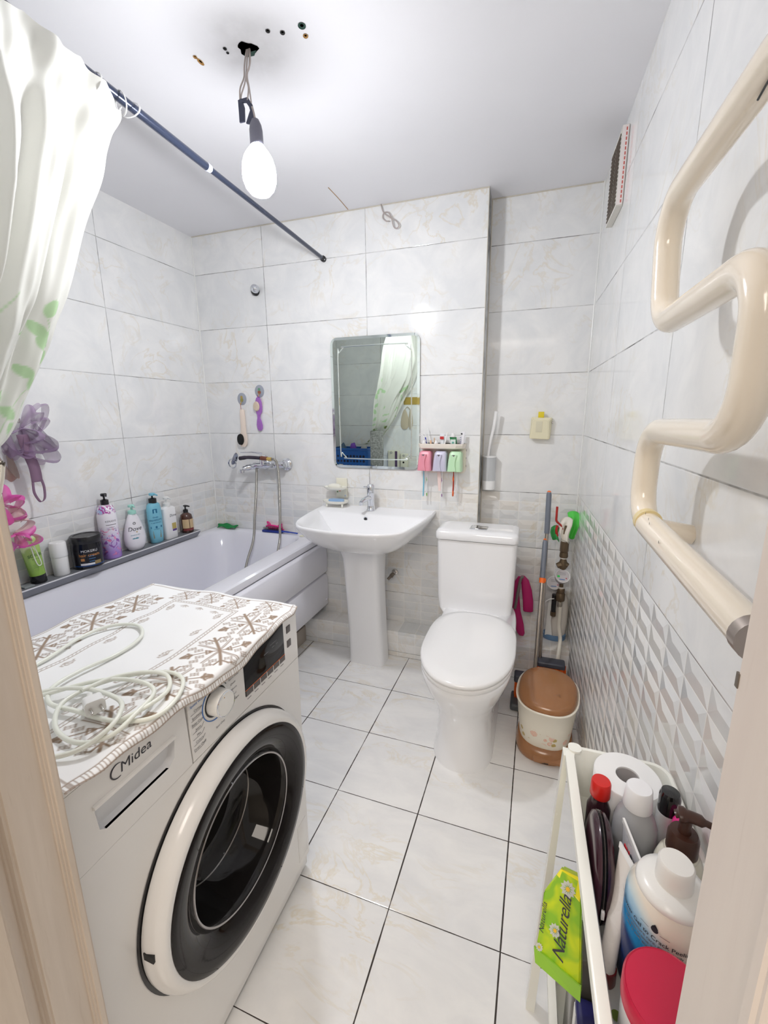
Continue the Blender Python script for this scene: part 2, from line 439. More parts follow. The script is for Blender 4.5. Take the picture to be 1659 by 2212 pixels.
# board under the bath
struct('baseboard_left', B((.665, -1.25, .0), (.69, -.129, .10), .003, 1), mat('dirty_board', (.40, .35, .30), .6))
# timber door frame: each jamb is a moulded post, extruded up from its plan outline
def jamb(name, pts, m, z1=2.02):
    bm = bmesh.new(); poly_prism(bm, [(x, y, 0) for x, y in pts], (0, 0, z1))
    es = [e for e in bm.edges if abs(e.verts[0].co.z - e.verts[1].co.z) > .5]
    bmesh.ops.bevel(bm, geom=es, offset=.0025, segments=2, affect='EDGES')
    return struct(name, bm, m, 30)
jamb('trim_10', [(1.30, -1.893), (1.3905, -1.893), (1.3905, -1.904), (1.384, -1.906), (1.386, -1.925), (1.392, -1.944), (1.392, -1.954), (1.383, -1.958), (1.388, -1.972), (1.404, -1.977), (1.404, -2.00), (1.404, -2.08), (1.30, -2.08)], 'wood')
jamb('trim_11', [(2.14, -1.893), (2.0575, -1.893), (2.0575, -1.962), (2.0525, -1.966), (2.0525, -1.978), (2.058, -1.984), (2.066, -1.992), (2.066, -2.08), (2.14, -2.08)], 'wood_pale')
bm = bmesh.new(); box(bm, (1.30, -2.08, 2.02), (2.14, -1.893, 2.09)); struct('trim_12', bm, 'wood')
bm = bmesh.new(); box(bm, (2.068, -2.12, 0), (2.115, -2.081, 2.02), .004, 2); struct('trim_13', bm, 'wood_brown')
bm = bmesh.new(); box(bm, (1.325, -2.12, 0), (1.395, -2.081, 2.02), .004, 2); struct('trim_14', bm, 'wood_brown')
# hall floor strip is part of the floor; far hall wall so that reflections find a room there
struct('wall_hall', B((0.2, -4.3, 0), (3.4, -4.2, 2.6)), mat('hall_paint', (.62, .55, .46), .6))
# hairline crack and plaster edge of the ceiling
struct('trim_15', tube(catmull([(.984, -.23, H - .0005), (.985, -.12, H - .0005), (.982, -.01, H - .0005)], 4), .0016, 6), 'rust')

# ------------------------------------------------------------------ ceiling hole, screws
t = thing('ceiling_hole', 'ragged round hole in the ceiling with a dark green box inside, wires coming out', 'ceiling hole', (1.106, -.965, H))
bm = bmesh.new(); pr = []
for k in range(20):
    a = 2 * PI * k / 20; r = .027 * (1 + .18 * math.sin(3 * a + 1) + .07 * math.sin(7 * a)); pr.append((1.106 + r * math.cos(a), -.965 + r * .85 * math.sin(a), H - .0012))
bm.faces.new([bm.verts.new(p) for p in pr]); bmesh.ops.solidify(bm, geom=bm.faces[:], thickness=.001)
wpart('cavity', bm, 'dark', t)
bm = bmesh.new(); v = [bm.verts.new(p) for p in [(1.084, -.955, H - .003), (1.090, -.946, H - .004), (1.112, -.944, H - .004), (1.128, -.957, H - .003), (1.112, -.961, H - .006), (1.100, -.965, H - .005)]]; bm.faces.new(v)
bmesh.ops.solidify(bm, geom=bm.faces[:], thickness=.002); wpart('plastic_rim', bm, 'green_dark', t)
for i, (x, y, m, r, lab) in enumerate([(.948, -.991, 'rust', .0052, 'rusty brown screw in the ceiling, farther left of the left pair'), (.950, -.972, 'rust', .0058, 'rusty brown elongated screw in the ceiling, nearer the bath of the left pair'),
                             (1.047, -.987, 'dark', .0048, 'small dark screw hole left of the ceiling wires, upper of two'), (1.045, -.973, 'dark', .0036, 'tiny dark screw hole left of the ceiling wires, lower of two'),
                             (1.192, -.996, 'dark', .0056, 'dark round screw hole right of the ceiling wires, nearest to them'), (1.226, -.979, 'dark', .0062, 'dark plugged screw hole second to the right of the ceiling wires'),
                             (1.285, -.98, 'green_dark', .0095, 'ragged three-lobed dark plug hole farthest right in the ceiling'), (1.279, -.95, 'rust', .0065, 'rusty ringed screw hole just below the ragged plug hole')]):
    o = obj('screw_hole', lathe([(r, 0), (r * 1.1, .0008), (r * .5, .0022), (0.0001, .0022)], 14, (x, y, H - .0022), cap0=False), m)
    if i == 1: o.data.transform(Matrix.Translation((x, y, 0)) @ Matrix.Diagonal((1, 2.1, 1, 1)) @ Matrix.Translation((-x, -y, 0)))
    root_at(o, (x, y, H)); tag(o, lab, 'screw hole', 'screw holes in the ceiling')

# ------------------------------------------------------------------ hanging bulb
t = thing('pendant_bulb', 'lit white bulb in a grey socket hanging by bare wires from the ceiling hole', 'lamp', (1.106, -.965, H - .0))
W = lambda pts, r=.0021: wpart('wire', tube(catmull([(1.106 + a, -.965 + b, H - c) for a, b, c in pts], 6), r, 8), 'grey_wire', t)
W([(-.004, 0, .0), (-.016, .002, .035), (-.020, .002, .062), (-.036, .003, .085), (-.039, .003, .115)])
W([(0, 0, .0), (-.008, .003, .03), (-.018, .004, .07), (-.034, .004, .10), (-.036, .004, .118)])
W([(.004, 0, .0), (.0, .002, .04), (-.012, .0, .062), (-.006, .0, .09), (-.012, .0, .12)])
W([(.006, 0, .0), (.006, -.002, .035), (-.006, -.002, .06), (-.002, -.002, .095), (.002, -.003, .13)])
W([(.004, -.003, .14), (.008, -.003, .155), (.012, -.003, .175)], .0028)
def strip(pts, w, th=.0022):
    bm = bmesh.new(); P = [Vector(p) for p in pts]; rr = []
    for i, p in enumerate(P):
        d = (P[min(i + 1, len(P) - 1)] - P[max(i - 1, 0)]).normalized(); s = Vector((d.z, 0, -d.x)).normalized() * (w[i] if isinstance(w, list) else w)
        rr.append([p - s + Vector((0, th, 0)), p + s + Vector((0, th, 0)), p + s - Vector((0, th, 0)), p - s - Vector((0, th, 0))])
    return rings(bm, rr)
wpart('tape_flag', strip([(1.068, -.963, H - .112), (1.072, -.963, H - .135), (1.071, -.963, H - .168)], [.006, .0095, .0085]), 'tape', t)
wpart('tape_flag', strip([(1.070, -.963, H - .116), (1.092, -.964, H - .118), (1.104, -.965, H - .135), (1.108, -.965, H - .150)], [.004, .0065, .0055, .005]), 'tape', t)
wpart('tape_flag', strip([(1.110, -.968, H - .146), (1.106, -.968, H - .162), (1.099, -.970, H - .182)], [.004, .009, .0105]), 'tape', t)
wpart('socket', lathe([(.004, 0), (.010, -.003), (.016, -.016), (.0185, -.030), (.019, -.075), (.020, -.078)], 28, (1.118, -.968, 2.163)), mat('socket_grey', (.13, .13, .17), .4), t)
bz = 2.085
bulb_prof = [(.0001, -.120), (.014, -.1185), (.028, -.112), (.040, -.098), (.0465, -.080), (.048, -.060), (.0465, -.040), (.040, -.020), (.031, -.006), (.023, .004), (.019, .01)]
bt = NT('bulb_glow'); bt.b.inputs['Base Color'].default_value = (1, 1, 1, 1); bt.b.inputs['Emission Color'].default_value = (.955, .965, 1.0, 1); bt.b.inputs['Emission Strength'].default_value = BULB_STRENGTH
wpart('bulb', lathe(bulb_prof[:6], 32, (1.120, -.968, bz), cap0=False, cap1=False), bt.m, t, 180, 'glowing white bulb')
bc = NT('bulb_collar'); bc.b.inputs['Base Color'].default_value = (.9, .9, .9, 1); bc.b.inputs['Emission Color'].default_value = (.955, .965, 1.0, 1); bc.b.inputs['Emission Strength'].default_value = 16.0
wpart('bulb_neck', lathe(bulb_prof[5:], 32, (1.120, -.968, bz), cap0=False, cap1=False), bc.m, t, 180)

# ------------------------------------------------------------------ BATHTUB
t = thing('bathtub', 'white acrylic bathtub along the left wall with a grooved side panel', 'bathtub', (.38, -.9, 0))
bx0, bx1, by0, by1 = .0, .762, -1.895, -.001
rr = []
def br(x0, x1, y0, y1, r, z): return rrect(x0, x1, y0, y1, r, z, 8)
rr += [br(bx0 + .002, bx1 - .006, by0, by1, .012, .592), br(bx0 + .002, bx1 - .001, by0, by1, .012, .596), br(bx0 + .002, bx1, by0, by1, .014, .612), br(bx0 + .002, bx1 - .003, by0, by1, .014, .624), br(bx0 + .002, bx1 - .012, by0 + .004, by1 - .001, .014, .631),
       br(.050, .668, -1.63, -.035, .10, .631), br(.056, .660, -1.62, -.043, .10, .628), br(.064, .652, -1.61, -.053, .10, .617), br(.095, .620, -1.53, -.11, .12, .45), br(.13, .585, -1.45, -.17, .14, .27), br(.17, .545, -1.38, -.23, .14, .215), br(.25, .46, -1.25, -.33, .10, .203)]
bm = bmesh.new(); rings(bm, rr, False, True); wpart('tub', bm, 'bath', t, 35)
def panel(z0, z1, bulge):
    # a horizontal board of the side panel, gently bowed
    prof = [(.742, z0), (.775, z0 + .004), (.781 + bulge * .6, z0 + .012), (.783 + bulge, (z0 + z1) / 2), (.781 + bulge * .6, z1 - .012), (.775, z1 - .004), (.742, z1)]
    bm = bmesh.new(); return poly_prism(bm, [(x, -1.89, z) for x, z in prof], (0, 1.885, 0))
wpart('side_panel', panel(.40, .590, .003), 'bath', t, 50); wpart('side_panel', panel(.19, .397, .002), 'bath', t, 50)
for yy in (-.03, -.40): wpart('panel_cap', lathe([(.008, 0), (.008, .004), (.005, .006), (.0001, .006)], 16, (.783, yy, .24 if yy > -.1 else .30), 'x', cap0=False), 'bath', t)
wpart('end_wall', B((.003, -1.89, .0), (.74, -1.64, .60)), 'bath', t)
for yy in (-.14, -.7, -1.3): wpart('foot', lathe([(.02, 0), (.02, .01), (.008, .014), (.008, .2)], 14, (.60, yy, .0)), 'dark_metal', t)
# grey strip between bath and wall that carries the bottles
bm = bmesh.new(); poly_prism(bm, [(.001, -1.60, .633), (.052, -1.60, .633), (.078, -1.60, .664), (.084, -1.60, .674), (.078, -1.60, .675), (.001, -1.60, .675)], (0, 1.36, 0))
o = obj('bath_edge_strip', bm, mat('grey_strip', (.22, .23, .25), .3, metal=.2), smooth=30); root_at(o, (.04, -.95, .675)); tag(o, 'grey ledge strip along the left wall on the bath rim, carrying the bottles', 'ledge strip')
obj('edge_bead', tube([(.0435, -.65, -.0025), (.0435, .71, -.0025)], .0030, 10), mat('strip_light_edge', (.72, .72, .74), .25), o)

# ------------------------------------------------------------------ WASHBASIN
t = thing('washbasin', 'white ceramic pedestal washbasin below the mirror', 'washbasin', (1.13, -.25, 0))
cx = 1.122
def plan(s, z, dy=0, n=72, back=True, cxx=cx):
    """basin outline: flat back, straight sides, rounded front corners, bowed front"""
    P = [(.795, 0), (.80, -.16), (.828, -.37), (.868, -.472), (.93, -.515), (1.03, -.538), (1.14, -.545), (1.25, -.538), (1.34, -.512), (1.398, -.462), (1.428, -.36), (1.448, -.16), (1.45, 0)]
    Q = catmull([(x, y, 0) for x, y in P], 6); Q += [Vector((1.45 - .655 * k / 12, 0, 0)) for k in range(1, 12)]
    return [(cxx + (q.x - cx) * s, min(-.003, q.y * s + dy), z) for q in Q]
def bowlring(s, z, yc=-.30):
    P = plan(1, z); out = []
    for x, y, _ in P:
        yy = min(y, -.125)
        out.append((cx + (x - cx) * s[0], yc + (yy - yc) * s[1], z))
    return out
ped = [(x, y, .655) for x, y, _ in plan(1, 0)]
def under(f, z):
    # blend the outline toward the pedestal top
    out = []
    for x, y, _ in plan(1, 0):
        px = cx + (x - cx) * .33; py = min(-.03, -.15 + (y + .27) * .42)
        out.append((x + (px - x) * f, min(-.003, y + (py - y) * f), z))
    return out
RR = [under(1, .640), under(.80, .655), under(.58, .677), under(.36, .708), under(.18, .748), under(.07, .785), under(.015, .808), under(0, .817), plan(.998, .823), plan(.988, .827, -.002), plan(.975, .826, -.004)]
RR += [bowlring((.945, .925), .822), bowlring((.90, .86), .812), bowlring((.82, .77), .79), bowlring((.70, .64), .752), bowlring((.52, .46), .712), bowlring((.28, .24), .69), bowlring((.06, .05), .686)]
bm = bmesh.new(); rings(bm, RR); wpart('bowl', bm, 'porcelain', t, 60)
def pedr(x0, x1, y0, y1, r, z): return rrect(x0, x1, y0, y1, r, z, 5)
bm = bmesh.new(); rings(bm, [pedr(1.024, 1.226, -.258, -.131, .03, 0), pedr(1.026, 1.224, -.256, -.131, .03, .03), pedr(1.022, 1.216, -.257, -.115 if False else -.131, .03, .2), pedr(1.012, 1.208, -.262, -.131, .03, .45), pedr(1.004, 1.205, -.268, -.11, .03, .60), pedr(.985, 1.225, -.285, -.09, .04, .66)]); wpart('pedestal', bm, 'porcelain', t, 40)
wpart('overflow_ring', lathe([(.006, .002), (.0115, .0015), (.0125, 0.0), (.0115, -.001)], 20, (1.106, -.164, .796), 'y', cap0=False), 'chrome', t)
wpart('overflow_hole', lathe([(.0085, .0005), (.0001, .0005)], 18, (1.106, -.166, .796), 'y', cap0=False), 'dark', t)
# faucet
FX, FY = 1.103, -.075
t = thing('basin_faucet', 'chrome single-lever faucet standing on the washbasin', 'faucet', (FX, FY, .824))
wpart('body', lathe([(.0245, 0), (.0245, .004), (.021, .008), (.0195, .03), (.0195, .088), (.021, .096), (.021, .100)], 28, (FX, FY, .824)), 'chrome', t)
wpart('spout', tube(catmull([(FX, FY - .005, .892), (FX - .006, FY - .04, .898), (FX - .013, FY - .085, .893), (FX - .015, FY - .10, .886)], 6), [.013] * 12 + [.011] * 7, 14), 'chrome', t)
wpart('aerator', lathe([(.011, 0), (.011, .016), (.009, .018)], 16, (FX - .015, FY - .104, .872)), 'chrome', t)
wpart('lever', lathe([(.0205, 0), (.0215, .02), (.021, .034), (.015, .042), (.0001, .044)], 24, (FX, FY, .926)), 'chrome', t)
wpart('lever_tab', B((FX - .033, FY - .026, .953), (FX - .014, FY - .012, .959), .002), 'chrome', t)
wpart('lever_dot', lathe([(.0035, -.0008), (.0001, -.0008)], 12, (FX - .003, FY - .0212, .946), 'y', cap0=False), 'black', t)

# ------------------------------------------------------------------ TOILET
TX = 1.727
t = thing('toilet', 'white ceramic toilet with square cistern and closed lid', 'toilet', (TX, -.5, 0))
def tb(hx, yf, yb, z, e=2.3, eb=5): return superell(TX, (yf + yb) / 2, hx, (yb - yf) / 2, z, e, 48, None, None)
def tr(hx, yf, ym, yb, z, e=2.2, lidb=None):
    lidb = e == 2.15
    out = []
    for k in range(48):
        a = 2 * PI * k / 48; c, s = math.cos(a), math.sin(a)
        if s < 0: x = hx * math.copysign(abs(c) ** (2 / e), c); y = ym - (ym - yf) * abs(s) ** (2 / e)
        else: x = hx * math.copysign(abs(c) ** (2 / 6), c); y = ym + (yb - ym) * abs(s) ** (2 / 6)
        if s >= 0 and lidb: x = hx * math.copysign(abs(c) ** (2 / 2.6), c); y = ym + (yb - ym) * abs(s) ** (2 / 3.6)
        out.append((TX + x, y, z))
    return out
bm = bmesh.new(); rings(bm, [tr(.118, -.815, -.68, -.12, 0), tr(.116, -.812, -.68, -.12, .015), tr(.108, -.802, -.66, -.12, .06), tr(.106, -.80, -.65, -.12, .16), tr(.112, -.81, -.65, -.12, .215), tr(.132, -.838, -.65, -.12, .265), tr(.155, -.868, -.65, -.11, .315), tr(.170, -.888, -.65, -.10, .36), tr(.175, -.893, -.65, -.09, .385), tr(.170, -.887, -.65, -.09, .392)]); wpart('bowl', bm, 'porcelain', t, 60)
bm = bmesh.new(); rings(bm, [tr(.178, -.897, -.62, -.34, .394, 2.15), tr(.181, -.900, -.62, -.34, .398, 2.15), tr(.181, -.900, -.62, -.34, .408, 2.15), tr(.178, -.896, -.62, -.34, .411, 2.15)]); wpart('seat', bm, 'white_gloss', t, 50)
bm = bmesh.new(); rings(bm, [tr(.178, -.896, -.62, -.335, .413, 2.15), tr(.183, -.902, -.62, -.333, .418, 2.15), tr(.1835, -.902, -.62, -.333, .426, 2.15), tr(.178, -.893, -.62, -.338, .433, 2.15), tr(.14, -.84, -.62, -.36, .437, 2.15), tr(.05, -.7, -.62, -.5, .439, 2.15)]); wpart('lid', bm, 'white_gloss', t, 60)
for s in (-1, 1): wpart('hinge', tube([(TX + s * .075 - .02, -.318, .412), (TX + s * .075 + .02, -.318, .412)], .011, 14), 'white_gloss', t)
bm = bmesh.new(); rings(bm, [rrect(1.545, 1.868, -.27, -.06, .03, .37, 6), rrect(1.52, 1.874, -.245, -.05, .03, .39, 6), rrect(1.512, 1.878, -.240, -.048, .028, .45, 6), rrect(1.506, 1.884, -.240, -.045, .026, .742, 6)]); wpart('cistern', bm, 'porcelain', t, 40)
wpart('lid_seam', (lambda b_: rings(b_, [rrect(1.508, 1.882, -.238, -.047, .026, .741, 6), rrect(1.508, 1.882, -.238, -.047, .026, .7475, 6)]))(bmesh.new()), mat('seam_shade', (.10, .09, .08), .8), t)
bm = bmesh.new(); rings(bm, [rrect(1.500, 1.888, -.248, -.04, .028, .7465, 6), rrect(1.498, 1.890, -.250, -.038, .028, .750, 6), rrect(1.500, 1.888, -.249, -.04, .03, .780, 6), rrect(1.508, 1.880, -.240, -.045, .03, .790, 6), rrect(1.53, 1.858, -.215, -.06, .03, .793, 6)]); wpart('cistern_lid', bm, 'porcelain', t, 50)
b = thing; fb = wpart('flush_button', B((1.658, -.196, .7905), (1.740, -.126, .7960), .004, 3), 'chrome', t)
q = obj('half_button', B((1.664, -.190, .7955), (1.700, -.132, .7985), .003), 'chrome'); q.parent = fb; q.data.transform(Matrix.Translation(-Vector(t.location)))

# ------------------------------------------------------------------ WASHING MACHINE (front faces +x)
t = thing('washing_machine', 'white front-loading washing machine with black porthole ring and display panel', 'washing machine', (1.12, -1.588, 0))
XF = 1.360; DY, DZ = -1.573, .450
def front_plate(outer, inner, x, th=.016):
    """flat plate on the machine's front with one hole"""
    bm = bmesh.new()
    o = [bm.verts.new((x, y, z)) for y, z in outer]; i = [bm.verts.new((x, y, z)) for y, z in inner]
    es = [bm.edges.new((o[k], o[(k + 1) % len(o)])) for k in range(len(o))] + [bm.edges.new((i[k], i[(k + 1) % len(i)])) for k in range(len(i))]
    r = bmesh.ops.triangle_fill(bm, edges=es, use_beauty=True, use_dissolve=False)
    ex = bmesh.ops.extrude_face_region(bm, geom=bm.faces[:]); vs = [g for g in ex['geom'] if isinstance(g, bmesh.types.BMVert)]
    bmesh.ops.translate(bm, verts=vs, vec=(-th, 0, 0)); return bm
hole = [(DY + .225 * math.cos(2 * PI * k / 64), DZ + .225 * math.sin(2 * PI * k / 64)) for k in range(64)]
bm = front_plate([(-1.885, .012), (-1.291, .012), (-1.291, .838), (-1.885, .838)], hole, 1.3435, .10); box(bm, (.882, -1.885, .012), (1.245, -1.291, .838))
wpart('cabinet', bm, 'washer_white', t)
bm = front_plate([(-1.885, .055), (-1.291, .055), (-1.291, .700), (-1.885, .700)], hole, XF)
wpart('front_panel', bm, 'washer_white', t)
wpart('toe_panel', B((1.33, -1.884, .012), (1.352, -1.292, .053), .003), 'washer_white', t)
# detergent drawer with a scooped grip
gy0, gy1, gz0, gz1 = -1.845, -1.700, .738, .785
gr = [(gy0, gz1), (gy0 + .003, gz0 + .008), (gy0 + .012, gz0), (gy1 - .018, gz0), (gy1 - .004, gz0 + .010), (gy1, gz1 - .006), (gy1 - .003, gz1)]
bm = front_plate([(-1.885, .7015), (-1.668, .7015), (-1.672, .836), (-1.885, .836)], gr, XF + .001, .012)
dr = wpart('detergent_drawer', bm, 'washer_white', t)
bm = bmesh.new(); yc = (gy0 + gy1) / 2
rings(bm, [[(XF + .001, y, z) for y, z in gr], [(XF - .004, yc + (y - yc) * .99, z) for y, z in gr], [(XF - .011, yc + (y - yc) * .97, .764 + (z - .764) * .86 + .002) for y, z in gr]], False, True)
g = wpart('grip_recess', bm, 'washer_grey', dr, 50); g.data.transform(Matrix.Translation(-Vector((1.12, -1.588, 0)))) if False else None
g.data.transform(Matrix.Translation(-Vector(t.location)))
bm = bmesh.new(); poly_prism(bm, [(XF + .0012, gy0 - .002, gz1 - .001), (XF + .007, gy0 - .002, gz1 + .001), (XF + .006, gy0 - .002, gz1 + .005), (XF + .0012, gy0 - .002, gz1 + .006)], (0, gy1 - gy0 + .001, 0)); g = wpart('grip_lip', bm, 'washer_white', dr); g.data.transform(Matrix.Translation(-Vector(t.location)))
bm = bmesh.new(); box(bm, (XF - .012, -1.6655, .7015), (XF + .001, -1.291, .836), .001, 1); cp = wpart('control_panel', bm, 'washer_white', t)
wpart('top_plate', B((.878, -1.886, .838), (1.364, -1.290, .851), .004), 'washer_white', t)
# brand lettering on the drawer
def onfront(me, y, z, x=XF + .0016, tiltz=0.0): return mapverts(me, lambda a, b: Vector((x, y + a, z + b + a * tiltz)))
def wtext(s, y, z, size, m, parent=t, x=XF + .0016, shear=0, label=None, bold=0, name='lettering'):
    o = obj(name, onfront(text_mesh(s, size, shear, 0, 1.0, bold), y, z, x), m, parent, None, off=t.location); return o
ink = mat('dark_ink', (.03, .03, .04), .4); ink_blue = mat('blue_ink', (.03, .16, .50), .4); ink_grey = mat('grey_ink', (.16, .16, .17), .5)
wtext('Midea', -1.772, .812, .0235, ink, bold=0, shear=.12)
arc = [(XF + .0016, -1.8035 + .0115 * math.cos(a), .812 + .0115 * math.sin(a)) for a in [math.radians(60 + 12 * k) for k in range(20)]]
wpart('logo_arc', tube(arc, [.0004 + .0008 * math.sin(PI * k / 19) for k in range(20)], 6), ink, t)
# programme knob
KY, KZ = -1.596, .781
wpart('dial_ring', lathe([(.0300, 0), (.0300, .0012), (.0345, .0012), (.0345, 0)], 40, (XF, KY, KZ + .002), 'x', cap0=False, cap1=False), 'white_plastic', t)
wpart('dial_gap', lathe([(.0302, .0014), (.0001, .0014)], 40, (XF, KY, KZ + .002), 'x', cap0=False), 'black', t)
wpart('knob', lathe([(.0265, 0), (.0260, .018), (.0250, .024), (.0235, .0255), (.0001, .0258)], 40, (XF + .001, KY, KZ + .002), 'x'), 'white_plastic', t)
wpart('knob_trim', lathe([(.0248, .0235), (.0252, .0250), (.0240, .0262), (.0230, .0258)], 40, (XF + .001, KY, KZ + .002), 'x', cap0=False, cap1=False), 'chrome', t)
arcf = lambda a0, a1, r, w, m: wpart('dial_arc', tube([(XF + .0014, KY + r * math.cos(math.radians(a0 + (a1 - a0) * k / 20)), KZ + .002 + r * math.sin(math.radians(a0 + (a1 - a0) * k / 20))) for k in range(21)], w, 6), m, t)
arcf(128, 268, .0365, .0010, ink_blue); arcf(30, 84, .0365, .0008, ink); arcf(276, 318, .0365, .0008, ink)
for k in range(4): arcf(94 + 8 * k, 97 + 8 * k, .0365, .0009, ink_blue)
wpart('knob_mark', lathe([(.0013, 0), (.0001, .0003)], 10, (XF + .0268, KY - .004, KZ + .018), 'x', cap0=False), 'rust', t)
left = ['Speed Wash', 'Cotton', 'Synthetic', 'Baby Care', 'Jeans', 'Mix', 'Colors', 'Drain Only']
for k, s in enumerate(left):
    z = .811 - k * .0128
    wtext(s, -1.664 + .006 + .0 + (.016 if k < 2 else .012) * 1, z + .0022, .0068 if k else .0072, ink_blue if k == 0 else ink_grey)
    if k: wpart('dial_line', tube([(XF + .0014, -1.668 + .008, z - .0022), (XF + .0014, -1.640 + .002, z - .0022), (XF + .0014, -1.634 + .003, z - .0022 + (.004 if k < 4 else .007))], .00028, 5), ink_grey, t)
right = ['Cotton Eco', 'Hand Wash', 'Sport Wear', 'Quick', 'Delicate', 'Wool', 'Rinse&Spin']
for k, s in enumerate(right):
    z = .829 - k * .0128
    wtext(s, -1.542 + (.004 if k in (0, 1, 2) else .0) - .003, z - .001, .0066, ink_grey)
wtext('My Cycle', -1.604, .8285, .0066, ink_grey); wtext('Spin Only', -1.590, .727, .0066, ink_grey)
# display
dp = wpart('display', B((XF - .002, -1.510, .7295), (XF + .0022, -1.353, .832), .003), 'black_gloss', t)
wpart('display_line', B((XF + .0020, -1.509, .7445), (XF + .0027, -1.354, .7458)), mat('orange_line', (.75, .20, .08), .4), t)
kb = mat('grey_touch_button', (.11, .10, .10), .3)
for k in range(6): wpart('touch_button', B((XF + .0020, -1.5085 + k * .0259, .7305), (XF + .0030, -1.5085 + k * .0259 + .0244, .7435), .0004, 1), kb, t)
for k in range(5): wpart('button_divider', B((XF + .0020, -1.5085 + k * .0259 + .0246, .728), (XF + .0034, -1.5085 + k * .0259 + .0258, .744)), 'white_plastic', t)
for j, (yy, zz, w) in enumerate([(-1.398, .800, .030), (-1.428, .789, .018), (-1.400, .791, .010), (-1.384, .791, .009)]): wpart('display_mark', B((XF + .0021, yy - w / 2, zz), (XF + .0025, yy + w / 2, zz + .0018)), ink_grey, t)
for k in range(6): wpart('button_caption', B((XF + .001, -1.504 + k * .026, .7215), (XF + .0016, -1.504 + k * .026 + .013, .7228)), ink_grey, t)
for z in (.803, .764): wpart('square_button', B((XF, -1.340, z - .010), (XF + .0028, -1.323, z + .009), .0012), kb, t)
# door
dc = (0, DY, DZ)
door = wpart('door', lathe([(.236, 1.3605), (.2435, 1.364), (.2445, 1.376), (.241, 1.390), (.232, 1.4005), (.227, 1.4025), (.2215, 1.4025), (.2195, 1.4012), (.195, 1.398)], 96, dc, 'x', cap0=False, cap1=False), 'washer_white', t, 50)
def dsub(name, me, m, sm=50):
    o = obj(name, me, m, door, sm, off=t.location); return o
dsub('door_gasket', lathe([(.249, 1.3607), (.2495, 1.3615), (.236, 1.3625)], 96, dc, 'x', cap0=False, cap1=False), 'black')
smoke = mat('smoked_plastic', (.012, .010, .010), .06, spec=.18)
dsub('black_ring', lathe([(.2200, 1.4022), (.2190, 1.4030), (.206, 1.4030), (.185, 1.4005), (.168, 1.392), (.158, 1.382)], 96, dc, 'x', cap0=False, cap1=False), smoke)
glass = mat('porthole_glass', (.012, .011, .011), .03, spec=.30)
dsub('porthole_glass', lathe([(.158, 1.380), (.160, 1.384), (.156, 1.388), (.151, 1.385), (.148, 1.372), (.138, 1.335), (.120, 1.300), (.104, 1.285), (.06, 1.276), (.0001, 1.274)], 96, dc, 'x', cap0=False), glass)
dsub('glass_rim', lathe([(.1565, 1.3865), (.1545, 1.3895), (.1515, 1.3885)], 96, dc, 'x', cap0=False, cap1=False), mat('glass_rim_grey', (.38, .36, .36), .08, metal=.4))
dsub('glass_seam', lathe([(.1195, 1.3015), (.1180, 1.3025), (.1165, 1.3005)], 96, dc, 'x', cap0=False, cap1=False), mat('seam_grey', (.30, .28, .26), .2, metal=.5))
dsub('door_latch_notch', B((1.370, DY - .2445, DZ + .010), (1.390, DY - .2385, DZ + .024)), 'dark')
wpart('filter_flap', B((XF - .002, -1.345, .075), (XF + .0012, -1.300, .195), .001), 'washer_white', t)
for yy in (-1.86, -1.32):
    for xx in (.92, 1.30): wpart('foot', lathe([(.02, 0), (.02, .012)], 14, (xx, yy, 0)), 'black', t)

# ------------------------------------------------------------------ CLOTH on the machine
NU, NV = 300, 340
X0, X1, Y0, Y1 = .886, 1.372, -1.882, -1.300
u = np.linspace(0, 1, NU)[:, None] * np.ones((1, NV)); v = np.ones((NU, 1)) * np.linspace(0, 1, NV)[None, :]
LEN = .52
s = u * LEN; y = Y0 + (Y1 - Y0) * v
over = .008 + .022 * np.exp(-((y + 1.56) / .12) ** 2) + .004 * np.exp(-((y + 1.76) / .05) ** 2) + .0012 * np.sin(y * 60)
over = np.clip(over, .0, .05) * np.clip((Y1 - y) / .03, 0, 1) * np.clip((y - Y0) / .05, .2, 1) + .002
flat = (X1 - X0)
dist = s / LEN * (flat + over)
back = .006 * np.sin(y * 22 + .6) + .004 * np.sin(y * 51)
xx = np.minimum(dist, flat) + X0 + back * (1 - u) ** 2 - (0)
excess = np.clip(dist - flat, 0, 1)
bend = .006
ang = np.clip(excess / bend, 0, PI / 2)
xx = xx + bend * np.sin(ang) * 1.0 + .006 * np.clip(excess / .03, 0, 1)
zz = .8545 + .0012 * np.sin(xx * 37 + y * 21) + .001 * np.sin(y * 60 + xx * 15) + .0018 * np.exp(-((xx - 1.20) / .03) ** 2) * np.sin(y * 18)
zz = zz - bend * (1 - np.cos(ang)) - np.clip(excess - bend * PI / 2, 0, 1)
yy = y + .004 * np.sin(xx * 30)
P = np.stack([xx, yy, zz], -1)
me = grid_obj(P)
